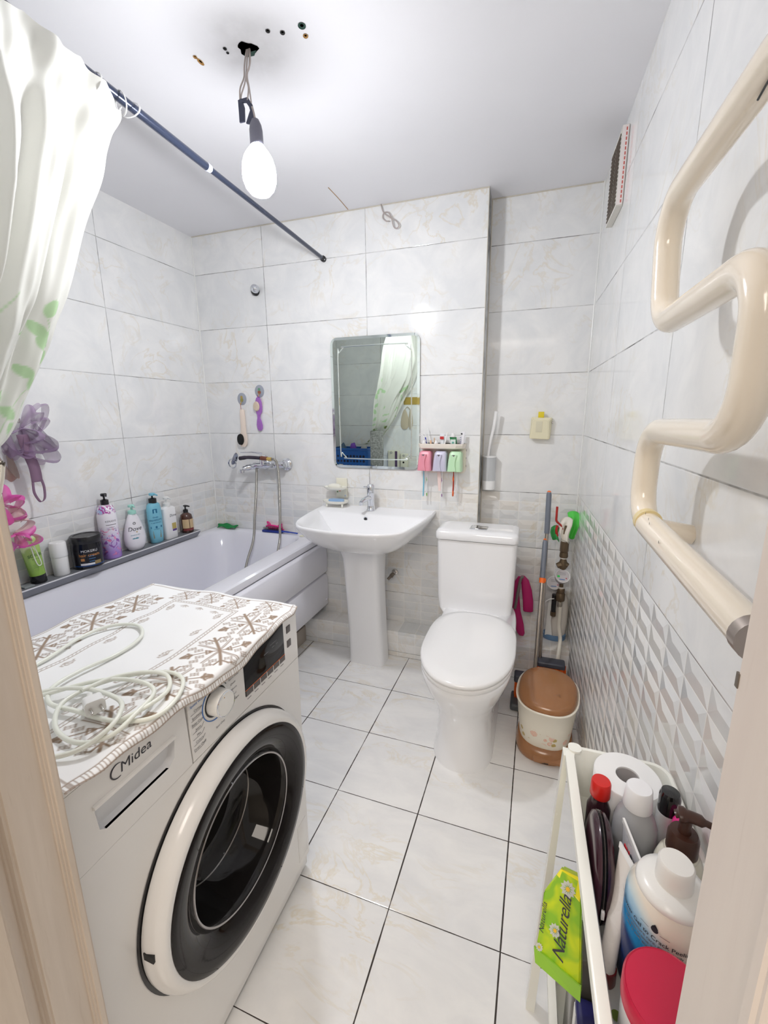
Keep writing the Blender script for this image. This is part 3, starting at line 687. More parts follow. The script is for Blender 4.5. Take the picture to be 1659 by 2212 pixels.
# printed pattern, in metres on the cloth (a = across, b = along)
a = s / LEN * (flat + .012); b = (y - Y0)
brown = np.zeros_like(a)
def orn(ca, cb, k=1.0):
    S = []
    q = .70711 * k
    def L(x0, y0, x1, y1, w=.0009): S.append((ca + (x0 + y0) * q, cb + (y0 - x0) * q, ca + (x1 + y1) * q, cb + (y1 - x1) * q, w * k * 1.25))
    L(-.040, 0, .040, 0, .0026)
    for sx in (-1, 1):
        L(sx * .036, 0, sx * .048, .012, .0016); L(sx * .036, 0, sx * .048, -.012, .0016); L(sx * .036, 0, sx * .052, 0, .0024); L(sx * .048, .012, sx * .045, .020, .001); L(sx * .048, -.012, sx * .045, -.020, .001)
    for sy in (-1, 1):
        L(0, 0, 0, sy * .050, .0011); L(0, sy * .012, .007, sy * .024, .0012); L(0, sy * .012, -.007, sy * .024, .0012); L(.007, sy * .024, -.007, sy * .024, .0014); L(-.004, sy * .018, .004, sy * .018, .0016)
        L(0, sy * .050, .009, sy * .054, .0018); L(0, sy * .050, -.009, sy * .054, .0018); L(0, sy * .050, 0, sy * .064, .0034); L(.007, sy * .056, .002, sy * .066, .0012); L(-.007, sy * .056, -.002, sy * .066, .0012)
    for sx in (-1, 1):
        for sy in (-1, 1):
            L(0, 0, sx * .034, sy * .034, .0010); L(sx * .004, 0, sx * .037, sy * .031, .0007)
            for (px, py) in ((.012, .036), (.034, .014), (.024, .046), (.044, .024)):
                px *= sx; py *= sy
                for dd in (-.0034, 0, .0034): L(px + dd, py - .006, px + dd, py + .006, .0006)
                L(px - .0045, py - .0062, px + .0045, py - .0062, .0007); L(px - .0045, py + .0062, px + .0045, py + .0062, .0007); L(px - .004, py, px + .004, py, .0006)
    return S
S = []
for cb in (.103, .222, .341, .460): S += orn(.425, cb, 1.05)
S += orn(.425, .548, .6)
for cb in (.12, .239, .354, .464): S += orn(.072, cb, 1.02)
for ca in (.16, .245, .33): S += orn(ca, .545, .58)
brown = np.maximum(brown, seg_mask(a, b, S, .001, .0016))
# fancy little sprigs inside the panel
S = []
for cb in (.03, .12, .21, .30, .39, .47):
    for ca, sg in ((.338, -1), (.172, 1)):
        for k in range(5):
            th = math.radians(-60 + 30 * k); S.append((ca, cb, ca + sg * .012 * math.cos(th), cb + .014 * math.sin(th), .0012)); S.append((ca + sg * .012 * math.cos(th), cb + .014 * math.sin(th), ca + sg * .014 * math.cos(th + .3), cb + .017 * math.sin(th + .3), .0016))
for ca in (.21, .26, .31):
    for k in range(5):
        th = math.radians(-60 + 30 * k); S.append((ca, .492, ca + .014 * math.sin(th), .492 - .012 * math.cos(th), .0012))
brown = np.maximum(brown, .75 * seg_mask(a, b, S, .001, .0016))
def rectline(a0, a1, b1, w): return [(a0, -.1, a0, b1, w), (a1, -.1, a1, b1, w), (a0, b1, a1, b1, w)]
brown = np.maximum(brown, seg_mask(a, b, rectline(.155, .360, .512, .0009) + rectline(.163, .352, .504, .0009), .001, .0012))
inband = ((np.abs(a - .159) < .004) | (np.abs(a - .356) < .004)) & (b < .512) | ((np.abs(b - .508) < .004) & (a > .155) & (a < .36))
tick = (np.abs(((b + a) * 120) % 1 - .5) < .18)
brown = np.maximum(brown, (inband & tick) * .45)
# striped hem
ea = a.max() - a; eb = b.max() - b; e0 = a
hem = (ea < .014) | (eb < .010) | (b < .010) | (e0 < .008)
hl = np.minimum(np.minimum(np.abs(ea - .0138), np.abs(ea - .0012)), np.minimum(np.abs(e0 - .0078), np.minimum(np.abs(e0 - .0012), np.where(True, 9, 9))))
hl = np.minimum(hl, np.minimum(np.abs(eb - .0095), np.abs(b - .0095)))
brown = np.maximum(brown * (1 - hem), np.clip((.0011 - hl) / .0012 + .5, 0, 1) * .95)
st = np.where(ea < .014, (np.abs((b * 210) % 1 - .5) < .14), False) & (ea < .0138)
brown = np.maximum(brown, st * .75)
set_attr(me, 'pat', brown)
o = obj('table_runner', me, two_tone('cloth_print', (.86, .86, .86), (.30, .215, .155), .75), smooth=None)
solidify(o, .0012); root_at(o, (1.12, -1.59, .853)); tag(o, 'white cloth with brown tree-like print and striped hem on the washing machine', 'cloth')

# ------------------------------------------------------------------ power cable coil with plug
t = thing('extension_cable', 'coiled white power cable with plug lying on the printed cloth', 'cable', (1.2, -1.72, .857))
zc = .862
pts = [(1.040, -1.86, 0), (1.035, -1.76, 0), (1.030, -1.68, 0), (1.012, -1.61, 0), (1.016, -1.555, 0), (1.045, -1.525, .0), (1.092, -1.522, .001), (1.135, -1.555, 0), (1.150, -1.620, 0), (1.138, -1.690, .002), (1.145, -1.745, .004), (1.185, -1.775, .004), (1.245, -1.775, .004), (1.320, -1.770, .0), (1.372, -1.745, -.001), (1.375, -1.700, 0), (1.345, -1.652, 0), (1.300, -1.640, 0), (1.250, -1.665, .002), (1.215, -1.715, .006), (1.210, -1.770, .008), (1.250, -1.810, .003), (1.310, -1.822, .001), (1.350, -1.80, .004), (1.352, -1.755, .010), (1.330, -1.700, .008), (1.275, -1.690, .010), (1.215, -1.715, .013), (1.150, -1.77, .006), (1.10, -1.81, .002), (1.06, -1.86, .0)]
wpart('cable', tube(catmull([(x, y, zc + z) for x, y, z in pts], 8), .0037, 10), 'white_cable', t)
pts = [(1.09, -1.87, 0), (1.12, -1.80, .006), (1.16, -1.755, .010), (1.225, -1.735, .012), (1.30, -1.742, .014), (1.335, -1.768, .016), (1.345, -1.800, .012), (1.33, -1.835, .003), (1.29, -1.86, 0), (1.24, -1.872, 0)]
wpart('cable', tube(catmull([(x, y, zc + z) for x, y, z in pts], 8), .0037, 10), 'white_cable', t)
pts = [(1.335, -1.775, .006), (1.352, -1.735, .008), (1.345, -1.685, .004), (1.31, -1.655, .006), (1.27, -1.665, .010), (1.235, -1.70, .014), (1.222, -1.745, .016)]
wpart('cable', tube(catmull([(x, y, zc + z) for x, y, z in pts], 8), .0037, 10), 'white_cable', t)
bm = bmesh.new(); rings(bm, [[(x, y, z) for x, y, z in rrect(-.014, .014, -.011, .011, .006, h)] for h in (0, .004, .026, .030)]); 
mw = Matrix.Translation((1.262, -1.758, .876)) @ Matrix.Rotation(math.radians(62), 4, 'Z') @ Matrix.Rotation(math.radians(82), 4, 'X')
me = finish(bm, 40); me.transform(mw); pg = wpart('plug', me, 'white_plastic', t)
for sx in (-.007, .007):
    me = finish(lathe([(.0022, .03), (.0022, .048), (.001, .050)], 10, (sx, 0, 0)), 40); me.transform(mw); q = obj('prong', me, 'steel', pg, off=t.location)
me = finish(lathe([(.009, 0), (.0055, -.016), (.0045, -.03)], 14), 40); me.transform(mw); obj('strain_relief', me, 'white_plastic', pg, off=t.location)

# ------------------------------------------------------------------ MIRROR
t = thing('wall_mirror', 'rectangular mirror with rounded corners and an etched border line above the washbasin', 'mirror', (1.107, 0, 1.39))
def mring(x0, x1, z0, z1, r, y): return [(x, y, z) for x, z, _ in rrect(x0, x1, z0, z1, r, 0, 8)]
x0, x1, z0, z1 = .857, 1.356, 1.045, 1.738
bm = bmesh.new(); rings(bm, [mring(x0, x1, z0, z1, .04, -.004), mring(x0, x1, z0, z1, .04, -.0085), mring(x0 + .014, x1 - .014, z0 + .014, z1 - .014, .02, -.0100)], True, False); wpart('bevelled_edge', bm, 'mirror_edge', t, 20)
bm = bmesh.new(); bm.faces.new([bm.verts.new(p) for p in mring(x0 + .014, x1 - .014, z0 + .014, z1 - .014, .02, -.0100)]); wpart('mirror_glass', bm, 'mirror', t, None)
wpart('backing', B((x0 + .02, -.0038, z0 + .02), (x1 - .02, -.0002, z1 - .02)), 'dark', t)
# engraved line with clipped, scooped corners
ex0, ex1, ez0, ez1, c_ = .902, 1.312, 1.098, 1.690, .045
loop = []
for (cx_, cz_, sx, sz) in ((ex1, ez1, -1, -1), (ex0, ez1, 1, -1), (ex0, ez0, 1, 1), (ex1, ez0, -1, 1)):
    pts = [(cx_, cz_ + sz * c_), (cx_ + sx * .006, cz_ + sz * c_ * .72), (cx_ + sx * c_ * .42, cz_ + sz * c_ * .42), (cx_ + sx * c_ * .72, cz_ + sz * .006), (cx_ + sx * c_, cz_)]
    if (sx, sz) in ((1, -1), (-1, 1)): pts = pts[::-1]
    loop += pts
lp = catmull([(x, -.0103, z) for x, z in loop], 4, closed=True)
bm = bmesh.new(); rr = []
N = len(lp)
for i in range(N):
    tdir = (lp[(i + 1) % N] - lp[i - 1]).normalized(); nn = Vector((-tdir.z, 0, tdir.x)); rr.append([lp[i] + nn * .003, lp[i] + nn * .0012 + Vector((0, .0002 * 0 - .0008, 0)), lp[i] - nn * .0012 + Vector((0, -.0008, 0)), lp[i] - nn * .003])
rr.append(rr[0]); rings(bm, rr, False, False, closed=False); wpart('engraved_line', bm, 'mirror_edge', t, 30)

# ------------------------------------------------------------------ SHOWER ROD, rings, curtain
RX, RZ = .835, 2.127
def RZY(y): return 2.127 + .0265 * abs(y)   # the rod climbs slightly toward the door
t = thing('shower_rod', 'dark blue telescopic shower rod from the back wall toward the door', 'curtain rod', (RX, -.95, RZ))
wpart('thin_tube', tube([(RX, -.012, RZY(.012)), (RX, -.99, RZY(.99))], .0095, 20), 'navy_rod', t)
wpart('thick_tube', tube([(RX, -.845, RZY(.845)), (RX, YF + .012, RZY(YF + .012))], .0122, 20), 'navy_rod', t)
wpart('end_cap', lathe([(.0145, -.0005), (.0145, -.014), (.0105, -.016), (.0105, -.030)], 20, (RX, 0, RZ), 'y'), 'black', t)
wpart('end_cap', lathe([(.0165, .0005), (.0165, .014), (.0135, .016), (.0135, .030)], 20, (RX, YF, RZY(YF)), 'y'), 'black', t)
wpart('joint_collar', lathe([(.0128, -.845), (.0132, -.841), (.0132, -.829), (.0105, -.825)], 20, (RX, 0, RZY(.835)), 'y'), mat('clear_collar', (.55, .58, .66), .2), t)
for i, (yy, tlt, off) in enumerate([(-1.132, .45, .010), (-1.158, -.25, -.006), (-1.23, .2, 0), (-1.34, -.1, 0), (-1.48, .1, 0), (-1.62, 0, 0), (-1.76, .1, 0)]):
    ring = []
    for k in range(24):
        a = 2 * PI * k / 24; ring.append((RX + .0235 * math.cos(a), yy + tlt * .023 * math.sin(a) + off * math.cos(a), RZY(yy) - .0105 + .0235 * math.sin(a)))
    bm = bmesh.new(); rings(bm, [[Vector(p) + (Vector(p) - Vector((RX, yy, RZY(yy) - .0105))).normalized() * .0019 * math.cos(2 * PI * j / 8) + Vector((0, 1, 0)) * .0019 * math.sin(2 * PI * j / 8) for j in range(8)] for p in ring + [ring[0]]], False, False)
    o = obj('curtain_ring', bm, 'white_gloss'); root_at(o, (RX, yy, RZY(yy) + .0125))
    tag(o, ['free white plastic curtain ring hanging at the outer end of the rod', 'white plastic curtain ring next to the curtain corner, behind the free ring'][i] if i < 2 else 'white plastic curtain ring hidden behind the gathered curtain on the thick rod', 'curtain ring', 'curtain rings on the shower rod')
# curtain surface between its free front edge and its back edge, gathered downwards into the laundry basket
Efront = [(.835, -1.160, 2.132), (.822, -1.176, 2.078), (.802, -1.187, 2.024), (.767, -1.194, 1.95), (.722, -1.225, 1.831), (.682, -1.268, 1.66), (.652, -1.295, 1.573), (.622, -1.315, 1.50), (.592, -1.354, 1.398), (.552, -1.428, 1.250), (.47, -1.60, 1.16), (.40, -1.67, 1.08), (.27, -1.69, 1.05)]
Eback = [(.84, -1.875, 2.150), (.845, -1.872, 2.08), (.85, -1.868, 2.02), (.86, -1.862, 1.93), (.865, -1.855, 1.80), (.83, -1.85, 1.68), (.80, -1.84, 1.60), (.75, -1.82, 1.50), (.70, -1.80, 1.39), (.63, -1.77, 1.26), (.54, -1.74, 1.13), (.42, -1.735, 1.06), (.27, -1.73, 1.045)]
ef = catmull(Efront, 22); eb = catmull(Eback, 22); nt = len(ef); ns = 260
A_ = np.array([list(p) for p in ef]); B_ = np.array([list(p) for p in eb])
sv = np.linspace(0, 1, ns)
tt = np.linspace(0, 1, nt)[:, None]; ss = sv[None, :]
P = A_[:, None, :] * (1 - ss[..., None]) + B_[:, None, :] * ss[..., None]
wid = np.linalg.norm(B_ - A_, axis=1)[:, None]
ph = ss * 2 * PI * 5.0
fold = (.006 + .026 * np.clip(tt * 2.2, 0, 1)) * np.clip(wid / .7, .25, 1)
prof = np.sin(ph + 1.2 * np.sin(tt * 5)) + .35 * np.sin(2.3 * ph + 3 * tt + 1) + .25 * np.sin(3.7 * ph + 2)
env = np.clip(ss / .10, 0, 1) ** .7
nx, ny = np.ones_like(ss) * .97, .22
disp = fold * prof * env
P[..., 0] += disp * .97; P[..., 1] += disp * .22
# one broad fold standing forward a little in from the free edge, plus the sagging top between the rings
P[..., 0] += .085 * np.exp(-((ss - .42 - .2 * tt) / .16) ** 2) * np.clip(tt * 3, 0, 1) * np.clip(1.4 - tt * 1.2, 0, 1)
P[..., 2] -= (.014 * np.abs(np.sin(ss * PI * 6)) + .004) * np.clip(1 - tt * 8, 0, 1)
P[..., 0] += .010 * np.sin(tt * 40 + ss * 30) * np.exp(-((tt - .06) / .05) ** 2)
P[..., 0] += .0045 * np.sin(tt * 31 + ss * 17) * np.sin(ss * 40 + tt * 9)
top = np.clip(1 - tt * 9, 0, 1) * np.clip((ss - .03) / .06, 0, 1)
P[..., 2] += .034 * top; P[..., 0] += .028 * top
P[..., 2] = np.maximum(P[..., 2], 1.028 - 0 * tt)
me = grid_obj(P)
# printed vine of pale leaves on the lower half, darker leaves near the hem
sl = np.concatenate([[0], np.cumsum(np.linalg.norm(np.diff(A_, axis=0), axis=1))])[:, None] * np.ones((1, ns))
sw = ss * .62 * np.ones((nt, 1))
pat = np.zeros((nt, ns)); pat2 = np.zeros((nt, ns))
rs = random.Random(3)
def leaf(cl, cw, L, Wd, ang, arr):
    ca, sa = math.cos(ang), math.sin(ang); dl = sl - cl; dw = sw - cw
    pu = (dl * ca + dw * sa) / L; pv = (-dl * sa + dw * ca) / Wd
    m = np.clip((1 - np.abs(pv) / np.maximum(.001, np.clip(1 - pu ** 2, 0, 1) ** .8) - 0) * 4, 0, 1) * (np.abs(pu) < 1)
    np.maximum(arr, m, out=arr)
for k in range(60):
    cl = rs.uniform(.60, 1.25); cw = rs.uniform(.02, .58)
    if cl < .62 and rs.random() < .4: continue
    leaf(cl, cw, rs.uniform(.014, .028), rs.uniform(.007, .013), rs.uniform(-1.0, 1.0), pat)
for (cl, cw) in ((.56, .040), (.66, .035), (.70, .015), (.74, .055), (.78, .030), (.84, .02), (.86, .06), (.62, .052), (.91, .035)): leaf(cl, cw, .027, .014, rs.uniform(-.7, .7), pat)
for cw0 in (.045, .16, .3, .42, .54):
    wv = np.abs(sw - cw0 - .02 * np.sin(sl * 14 + cw0 * 30)); pat = np.maximum(pat, np.clip((.0015 - wv) / .001, 0, 1) * (sl > .55) * .8)
for k in range(60): leaf(rs.uniform(1.02, 1.36), rs.uniform(.0, .60), rs.uniform(.02, .035), rs.uniform(.011, .018), rs.uniform(-1.2, 1.2), pat2)
set_attr(me, 'pat', pat); set_attr(me, 'pat2', pat2)
o = obj('shower_curtain', me, two_tone('curtain_fabric', (.80, .80, .75), (.50, .70, .42), .5, trans=.28, c2=(.20, .25, .07)), smooth=None)
root_at(o, (.80, -1.5, 2.13)); tag(o, 'white shower curtain with green leaf print, pulled aside at left and gathered low', 'shower curtain')

# =================================================================== THINGS ON THE BATH LEDGE
LX, LZ = .043, .675
def local(name, bm, m, t, smooth=40, label=None):
    o = obj(name, bm, m, t, smooth)
    if label: o['label'] = label
    return o
def pump(t, z, m, body_m, reach=.035, ang=0.0, r=.011, stem=.02, collar=.018, hh=.012, s=1.0):
    """dispenser pump at height z: collar, stem, head with nozzle"""
    p = local('pump', lathe([(r * 1.5, z), (r * 1.5, z + collar), (r * .9, z + collar + .003), (r * .5, z + collar + .004), (.0042, z + collar + .004), (.0042, z + collar + stem)], 24), body_m, t)
    zz = z + collar + stem
    q = local('pump_head', lathe([(.006, zz), (r * 1.15, zz + .003), (r * 1.2, zz + hh), (r * .9, zz + hh + .003), (.0001, zz + hh + .003)], 24), m, p)
    c, s_ = math.cos(ang), math.sin(ang)
    local('nozzle', tube([(0, 0, zz + hh * .7), (reach * .6 * c, reach * .6 * s_, zz + hh * .75), (reach * c, reach * s_, zz + hh * .35)], [.0055, .0045, .0035], 10), m, p)
    return p
def label_text(t, s, size, r, ang, z, m, parent, rx=None, ry=None, shear=0, rot=0, name='lettering', bold=0):
    me = on_cyl(text_mesh(s, size, shear, 0, 1, bold), r, ang, z, rx, ry, rot=rot)
    return obj(name, me, m, parent, None)
GA = 'toiletries on the bath ledge'
# purple floral bottle
def pf():
    t = NT('floral_label'); tc = t.n('ShaderNodeTexCoord'); sp = t.n('ShaderNodeSeparateXYZ'); t.l(tc.outputs['Object'], sp.inputs[0]); z = sp.outputs[2]
    base = t.mix(t.ramp(z, .03, .16), (.42, .25, .68), (.88, .85, .90))
    n1 = t.noise(tc.outputs['Object'], 34, 2, .5, 1.5); n2 = t.noise(tc.outputs['Object'], 26, 2, .5, 2.0)
    band = t.math('MULTIPLY', t.ramp(z, .16, .13), t.ramp(z, .015, .03))
    c = t.mix(t.math('MULTIPLY', t.ramp(n1, .55, .58), band), base, (.30, .12, .45)); c = t.mix(t.math('MULTIPLY', t.ramp(n2, .58, .61), band), c, (.85, .25, .45))
    top = t.math('MULTIPLY', t.ramp(z, .215, .222), t.ramp(z, .262, .25)); c = t.mix(t.math('MULTIPLY', t.ramp(n1, .48, .52), top), c, (.45, .08, .35)); c = t.mix(t.math('MULTIPLY', t.ramp(n2, .55, .58), top), c, (.45, .55, .80))
    t.l(c, t.b.inputs['Base Color']); t.b.inputs['Roughness'].default_value = .2; return t.m
t = thing('hair_bottle', 'tall white bottle fading to purple with flower print and black pump', 'bottle', (LX, -.772, LZ), group=None)
local('bottle_body', lathe([(.036, 0), (.040, .004), (.0405, .10), (.0405, .205), (.036, .235), (.026, .255), (.018, .258)], 36), pf(), t, 50)
pump(t, .256, 'black', 'black', .026, -.3, stem=.016, collar=.024); label_text(t, 'KERASYS', .012, .0405, -.30, .183, ink_grey, t); label_text(t, '______', .014, .0405, -.30, .172, ink, t, bold=.0008)
label_text(t, 'moisture', .007, .0405, -.30, .155, ink_grey, t); label_text(t, 'bouquet perfume', .006, .0405, -.30, .145, ink_grey, t)
# teardrop bottle
t = thing('body_wash_bottle', 'white teardrop bottle with pale green pump between purple and blue bottles', 'bottle', (LX, -.640, LZ))
td = [(.030, 0), (.040, .004), (.053, .03), (.056, .06), (.053, .09), (.043, .13), (.030, .165), (.021, .182), (.018, .186)]
local('bottle_body', lathe(td, 40, sx=.62), mat('pearl_white', (.83, .81, .85), .18), t, 60)
mint = mat('mint_plastic', (.38, .72, .62), .3); pump(t, .184, mint, mint, .030, -.2, r=.0125, stem=.016, collar=.016)
teal = mat('teal_ink', (.05, .28, .36), .4)
label_text(t, 'Dove', .030, .044, -.40, .112, ink, t, .0305, .049, shear=.2); label_text(t, 'sensitive skin', .0085, .05, -.42, .083, teal, t, .034, .054)
me = text_mesh('______', .018, bold=.003); label_text(t, 'micellar', .009, .05, -.42, .066, teal, t, .0345, .0555, bold=.0006)
label_text(t, 'o', .030, .040, -.38, .142, ink_grey, t, .026, .0405)
lf = obj('gold_drop_mark', on_cyl(text_mesh('•', .024), .044, -.25, .096, .033, .0525), 'gold', t, None)
# blue bottle
blue = mat('sky_blue_plastic', (.20, .52, .66), .25); dblue = mat('label_navy', (.02, .16, .30), .4)
t = thing('shampoo_bottle', 'sky blue shampoo bottle with black collar and blue pump', 'bottle', (LX, -.512, LZ))
local('bottle_body', lathe([(.030, 0), (.036, .004), (.0395, .06), (.041, .13), (.0405, .18), (.036, .205), (.026, .214), (.017, .216)], 40, sx=.62), blue, t, 60)
p = pump(t, .214, blue, 'black', .036, 0.0, r=.0125, stem=.014, collar=.024)
for s_, z_, k in (('deep', .142, .014), ('moisture', .127, .0185), ('+ caramide', .112, .011), ('nutrition', .078, .008)): label_text(t, s_, k, .036, -.40, z_, dblue, t, .0259, .0415)
obj('label_band', on_cyl(text_mesh('__', .050, bold=.004), .036, -.40, .108, .0259, .0415), dblue, t, None)
obj('label_square', on_cyl(text_mesh('■', .030), .036, -.38, .172, .0256, .0412), dblue, t, None); obj('label_picture', on_cyl(text_mesh('■', .055), .036, -.38, .045, .0246, .0400), mat('label_mosaic', (.22, .22, .14), .5), t, None)
# second white bottle
t = thing('conditioner_bottle', 'white rectangular bottle with white pump right of the blue bottle', 'bottle', (LX, -.426, LZ))
bm = bmesh.new(); rings(bm, [rrect(-.022, .022, -.038, .038, .014, 0), rrect(-.024, .024, -.040, .040, .015, .004), rrect(-.024, .024, -.041, .041, .015, .12), rrect(-.023, .023, -.040, .040, .015, .168), rrect(-.017, .017, -.030, .030, .012, .176), rrect(-.014, .014, -.016, .016, .012, .180)])
local('bottle_body', bm, 'white_gloss', t, 50); pump(t, .178, 'white_plastic', 'white_plastic', .040, -.1, r=.0125, stem=.020, collar=.018)
o = obj('lettering', mapverts(text_mesh('Dove', .020, .2), lambda a, b_: Vector((.0246, .010 + a, .128 + b_))), ink, t, None)
obj('label_swoosh', strip([(0, 0, 0), (0, 0, .001)], .001) if False else B((.0242, -.002, .052), (.0248, .026, .085), .0003, 1), mat('gold_label', (.50, .40, .12), .4), t); obj('label_patch', B((.0243, -.001, .040), (.0250, .027, .051), .0003, 1), mat('purple_label', (.12, .06, .25), .4), t)
# brown pump bottle
t = thing('soap_dispenser_bottle', 'small dark brown pump bottle with beige label at the far end of the ledge', 'bottle', (LX, -.300, LZ))
local('bottle_body', lathe([(.029, 0), (.033, .004), (.0335, .085), (.029, .104), (.015, .114), (.012, .118)], 32), mat('amber_glass', (.07, .022, .012), .1, coat=.5), t, 60)
def sector(r, z0, z1, a0, a1, n=20, e=.0005):
    bm = bmesh.new(); vs = [[bm.verts.new(((r + e) * math.cos(a0 + (a1 - a0) * k / n), (r + e) * math.sin(a0 + (a1 - a0) * k / n), z)) for z in (z0, z1)] for k in range(n + 1)]
    for k in range(n): bm.faces.new((vs[k][0], vs[k + 1][0], vs[k + 1][1], vs[k][1]))
    return bm
lab = mat('kraft_label', (.62, .46, .26), .5)
local('paper_label', sector(.0335, .028, .080, -1.5, -.42), lab, t); local('paper_label', sector(.0335, .028, .080, -.32, .6), lab, t); local('red_label_band', sector(.0335, .014, .026, -1.4, .6), mat('wine_label', (.20, .03, .03), .5), t)
pump(t, .114, 'black', 'black', .028, 0.1, r=.009, stem=.018, collar=.018, hh=.006)
# black jar
t = thing('hair_cream_jar', 'large black round jar of hair cream with blue and white label', 'jar', (LX + .010, -.892, LZ))
local('jar_body', lathe([(.050, 0), (.058, .006), (.0590, .095), (.0560, .112), (.0560, .116)], 44), zgrad('jar_label', [(0, (.006, .006, .008), 0), (.014, (.01, .06, .22), .001), (.018, (.006, .006, .010), .002)], .12), t, 50)
local('lid', lathe([(.0575, .115), (.0590, .118), (.0590, .142), (.0565, .146), (.045, .1455), (.044, .1435), (.0001, .1435)], 44, cap0=False), 'black', t, 40)
wh = mat('label_white', (.72, .72, .74), .4); cop = mat('copper_ink', (.55, .24, .08), .35, metal=.3); lb = mat('label_cyan', (.10, .35, .75), .4)
label_text(t, 'MOKERU', .0155, .059, -.50, .083, wh, t); label_text(t, 'hair cream', .0185, .059, -.52, .065, cop, t, bold=.0003)
local('white_label_band', sector(.059, .020, .029, -1.15, -.25), wh, t); local('gold_label_patch', sector(.059, .020, .036, -.24, .2), mat('label_ochre', (.28, .20, .08), .5), t)
local('copper_patch', sector(.059, .040, .052, -1.1, -.86), cop, t)
rj = random.Random(5)
obj('molecule_dots', on_cyl(text_mesh('•••••\n ••••••\n•••••', .012), .059, -.40, .048), lb, t, None)
# white roll-on, frosty, slightly tilted
t = thing('white_tube', 'plain white two-part bottle left of the black jar', 'bottle', (LX, -1.005, LZ))
local('bottle_body', lathe([(.026, 0), (.028, .003), (.029, .075), (.028, .080)], 28), 'white_plastic', t); local('cap', lathe([(.030, .081), (.031, .084), (.030, .138), (.027, .143), (.0001, .144)], 28), mat('frosted_white', (.86, .86, .85), .25), t)
# scrub tube
def gl():
    t = NT('scrub_print'); tc = t.n('ShaderNodeTexCoord'); sp = t.n('ShaderNodeSeparateXYZ'); t.l(tc.outputs['Object'], sp.inputs[0]); z = sp.outputs[2]
    c = t.mix(t.ramp(z, .03, .19), (.22, .40, .05), (.48, .66, .22)); w = t.n('ShaderNodeTexVoronoi'); w.inputs['Scale'].default_value = 30; t.l(tc.outputs['Object'], w.inputs['Vector'])
    c = t.mix(t.math('MULTIPLY', t.ramp(w.outputs[0], .5, .7), t.ramp(z, .12, .15)), c, (.70, .82, .45)); c = t.mix(t.math('MULTIPLY', t.ramp(w.outputs[0], .25, .2), t.ramp(z, .12, .15)), c, (.62, .76, .38))
    t.l(c, t.b.inputs['Base Color']); t.b.inputs['Roughness'].default_value = .3; return t.m
t = thing('scrub_tube', 'green scrub tube with cucumber print standing on its black cap', 'tube', (LX, -1.095, LZ)); t.rotation_euler = (math.radians(4), 0, 0)
local('cap', lathe([(.026, 0), (.027, .002), (.027, .033), (.025, .035)], 32), 'black', t)
local('tube_body', (lambda b_: rings(b_, [superell(0, 0, .026 - .0225 * f, .027 + .010 * f, .035 + .155 * f, 2) for f in (0, .05, .25, .5, .75, .95, 1)]))(bmesh.new()), gl(), t, 60)
def ontube(s_, size, z, m, dy=0): return obj('lettering', mapverts(text_mesh(s_, size), lambda a, b_: Vector((.0265 - .0225 * ((z + b_ - .035) / .155) - .25 * max(0, abs(a + dy) - .002) ** 1.3 * .6 + .0006, a + dy, z + b_))), m, t, None)
dg = mat('dark_green_ink', (.02, .09, .02), .4)
ontube('SCRUB', .0165, .118, dg); ontube('shower gel', .006, .104, dg); ontube('_________', .006, .135, dg)
for k in range(3): ontube('enriched with cucumber', .0036, .082 - .006 * k, dg)
# dark tube at far left and clear tray
t = thing('dark_tube', 'dark purple tube leaning at the left end of the ledge', 'tube', (LX - .005, -1.190, LZ)); t.rotation_euler = (math.radians(6), 0, 0)
local('tube_body', (lambda b_: rings(b_, [superell(0, 0, .022 - .017 * f, .022 + .008 * f, .028 + .15 * f, 2) for f in (0, .05, .3, .6, .9, 1)]))(bmesh.new()), zgrad('dark_tube_print', [(0, (.035, .03, .06), 0), (.10, (.03, .02, .03), .002), (.105, (.30, .42, .05), .001), (.109, (.035, .02, .05), .001)], .3), t, 60)
local('cap', lathe([(.021, 0), (.022, .002), (.022, .027), (.020, .028)], 28), 'black', t)
o = obj('razor_tray', B((.030, -1.165, LZ), (.070, -1.128, LZ + .006), .002), mat('clear_tray', (.30, .33, .33), .1)); root_at(o, (.05, -1.146, LZ)); tag(o, 'small clear dark plastic piece lying between the dark and green tubes', 'tray')
# green cloth and combs on the far rim of the bath
Pg = []
for i in range(26):
    row = []
    for j in range(18):
        a_, b_ = i / 25, j / 17; x = .03 + .135 * a_ + .006 * math.sin(b_ * 9); y = -.046 + .040 * b_ - .006 * a_; z = .634 + .010 * math.sin(a_ * 5 + b_ * 3) ** 2 + .014 * b_ * (1 - .5 * a_)
        row.append((x, y, z))
    Pg.append(row)
o = obj('green_cloth', grid_obj(np.array(Pg)), mat('green_fabric', (.01, .24, .06), .8), smooth=None); solidify(o, .003, 1); root_at(o, (.10, -.025, .633)); tag(o, 'dark green cloth lying on the bath rim in the far corner', 'cloth')
t = thing('blue_comb', 'blue hairbrush with dark bristles on the bath rim beside the washbasin', 'hairbrush', (.44, -.028, .632))
wpart('handle', tube(catmull([(.50, -.035, .645), (.56, -.036, .643), (.61, -.034, .640)], 5), [.008] * 5 + [.006] * 6, 10, flat=.6), mat('blue_plastic', (.01, .05, .42), .3), t)
wpart('head', B((.365, -.043, .632), (.505, -.019, .646), .004), mat('blue_plastic_dark', (.01, .03, .25), .3), t)
bm = bmesh.new()
for i in range(22):
    for j in range(3): lathe([(.0012, 0), (.0008, .016)], 5, (.372 + i * .0060, -.038 + j * .007, .646), bm=bm)
q = wpart('bristles', bm, 'black', t); q['kind'] = 'stuff'
t = thing('pink_hair_claw', 'bright pink plastic hair clip standing behind the blue hairbrush', 'hair clip', (.43, -.012, .632))
pk = mat('hot_pink', (.85, .03, .28), .25)
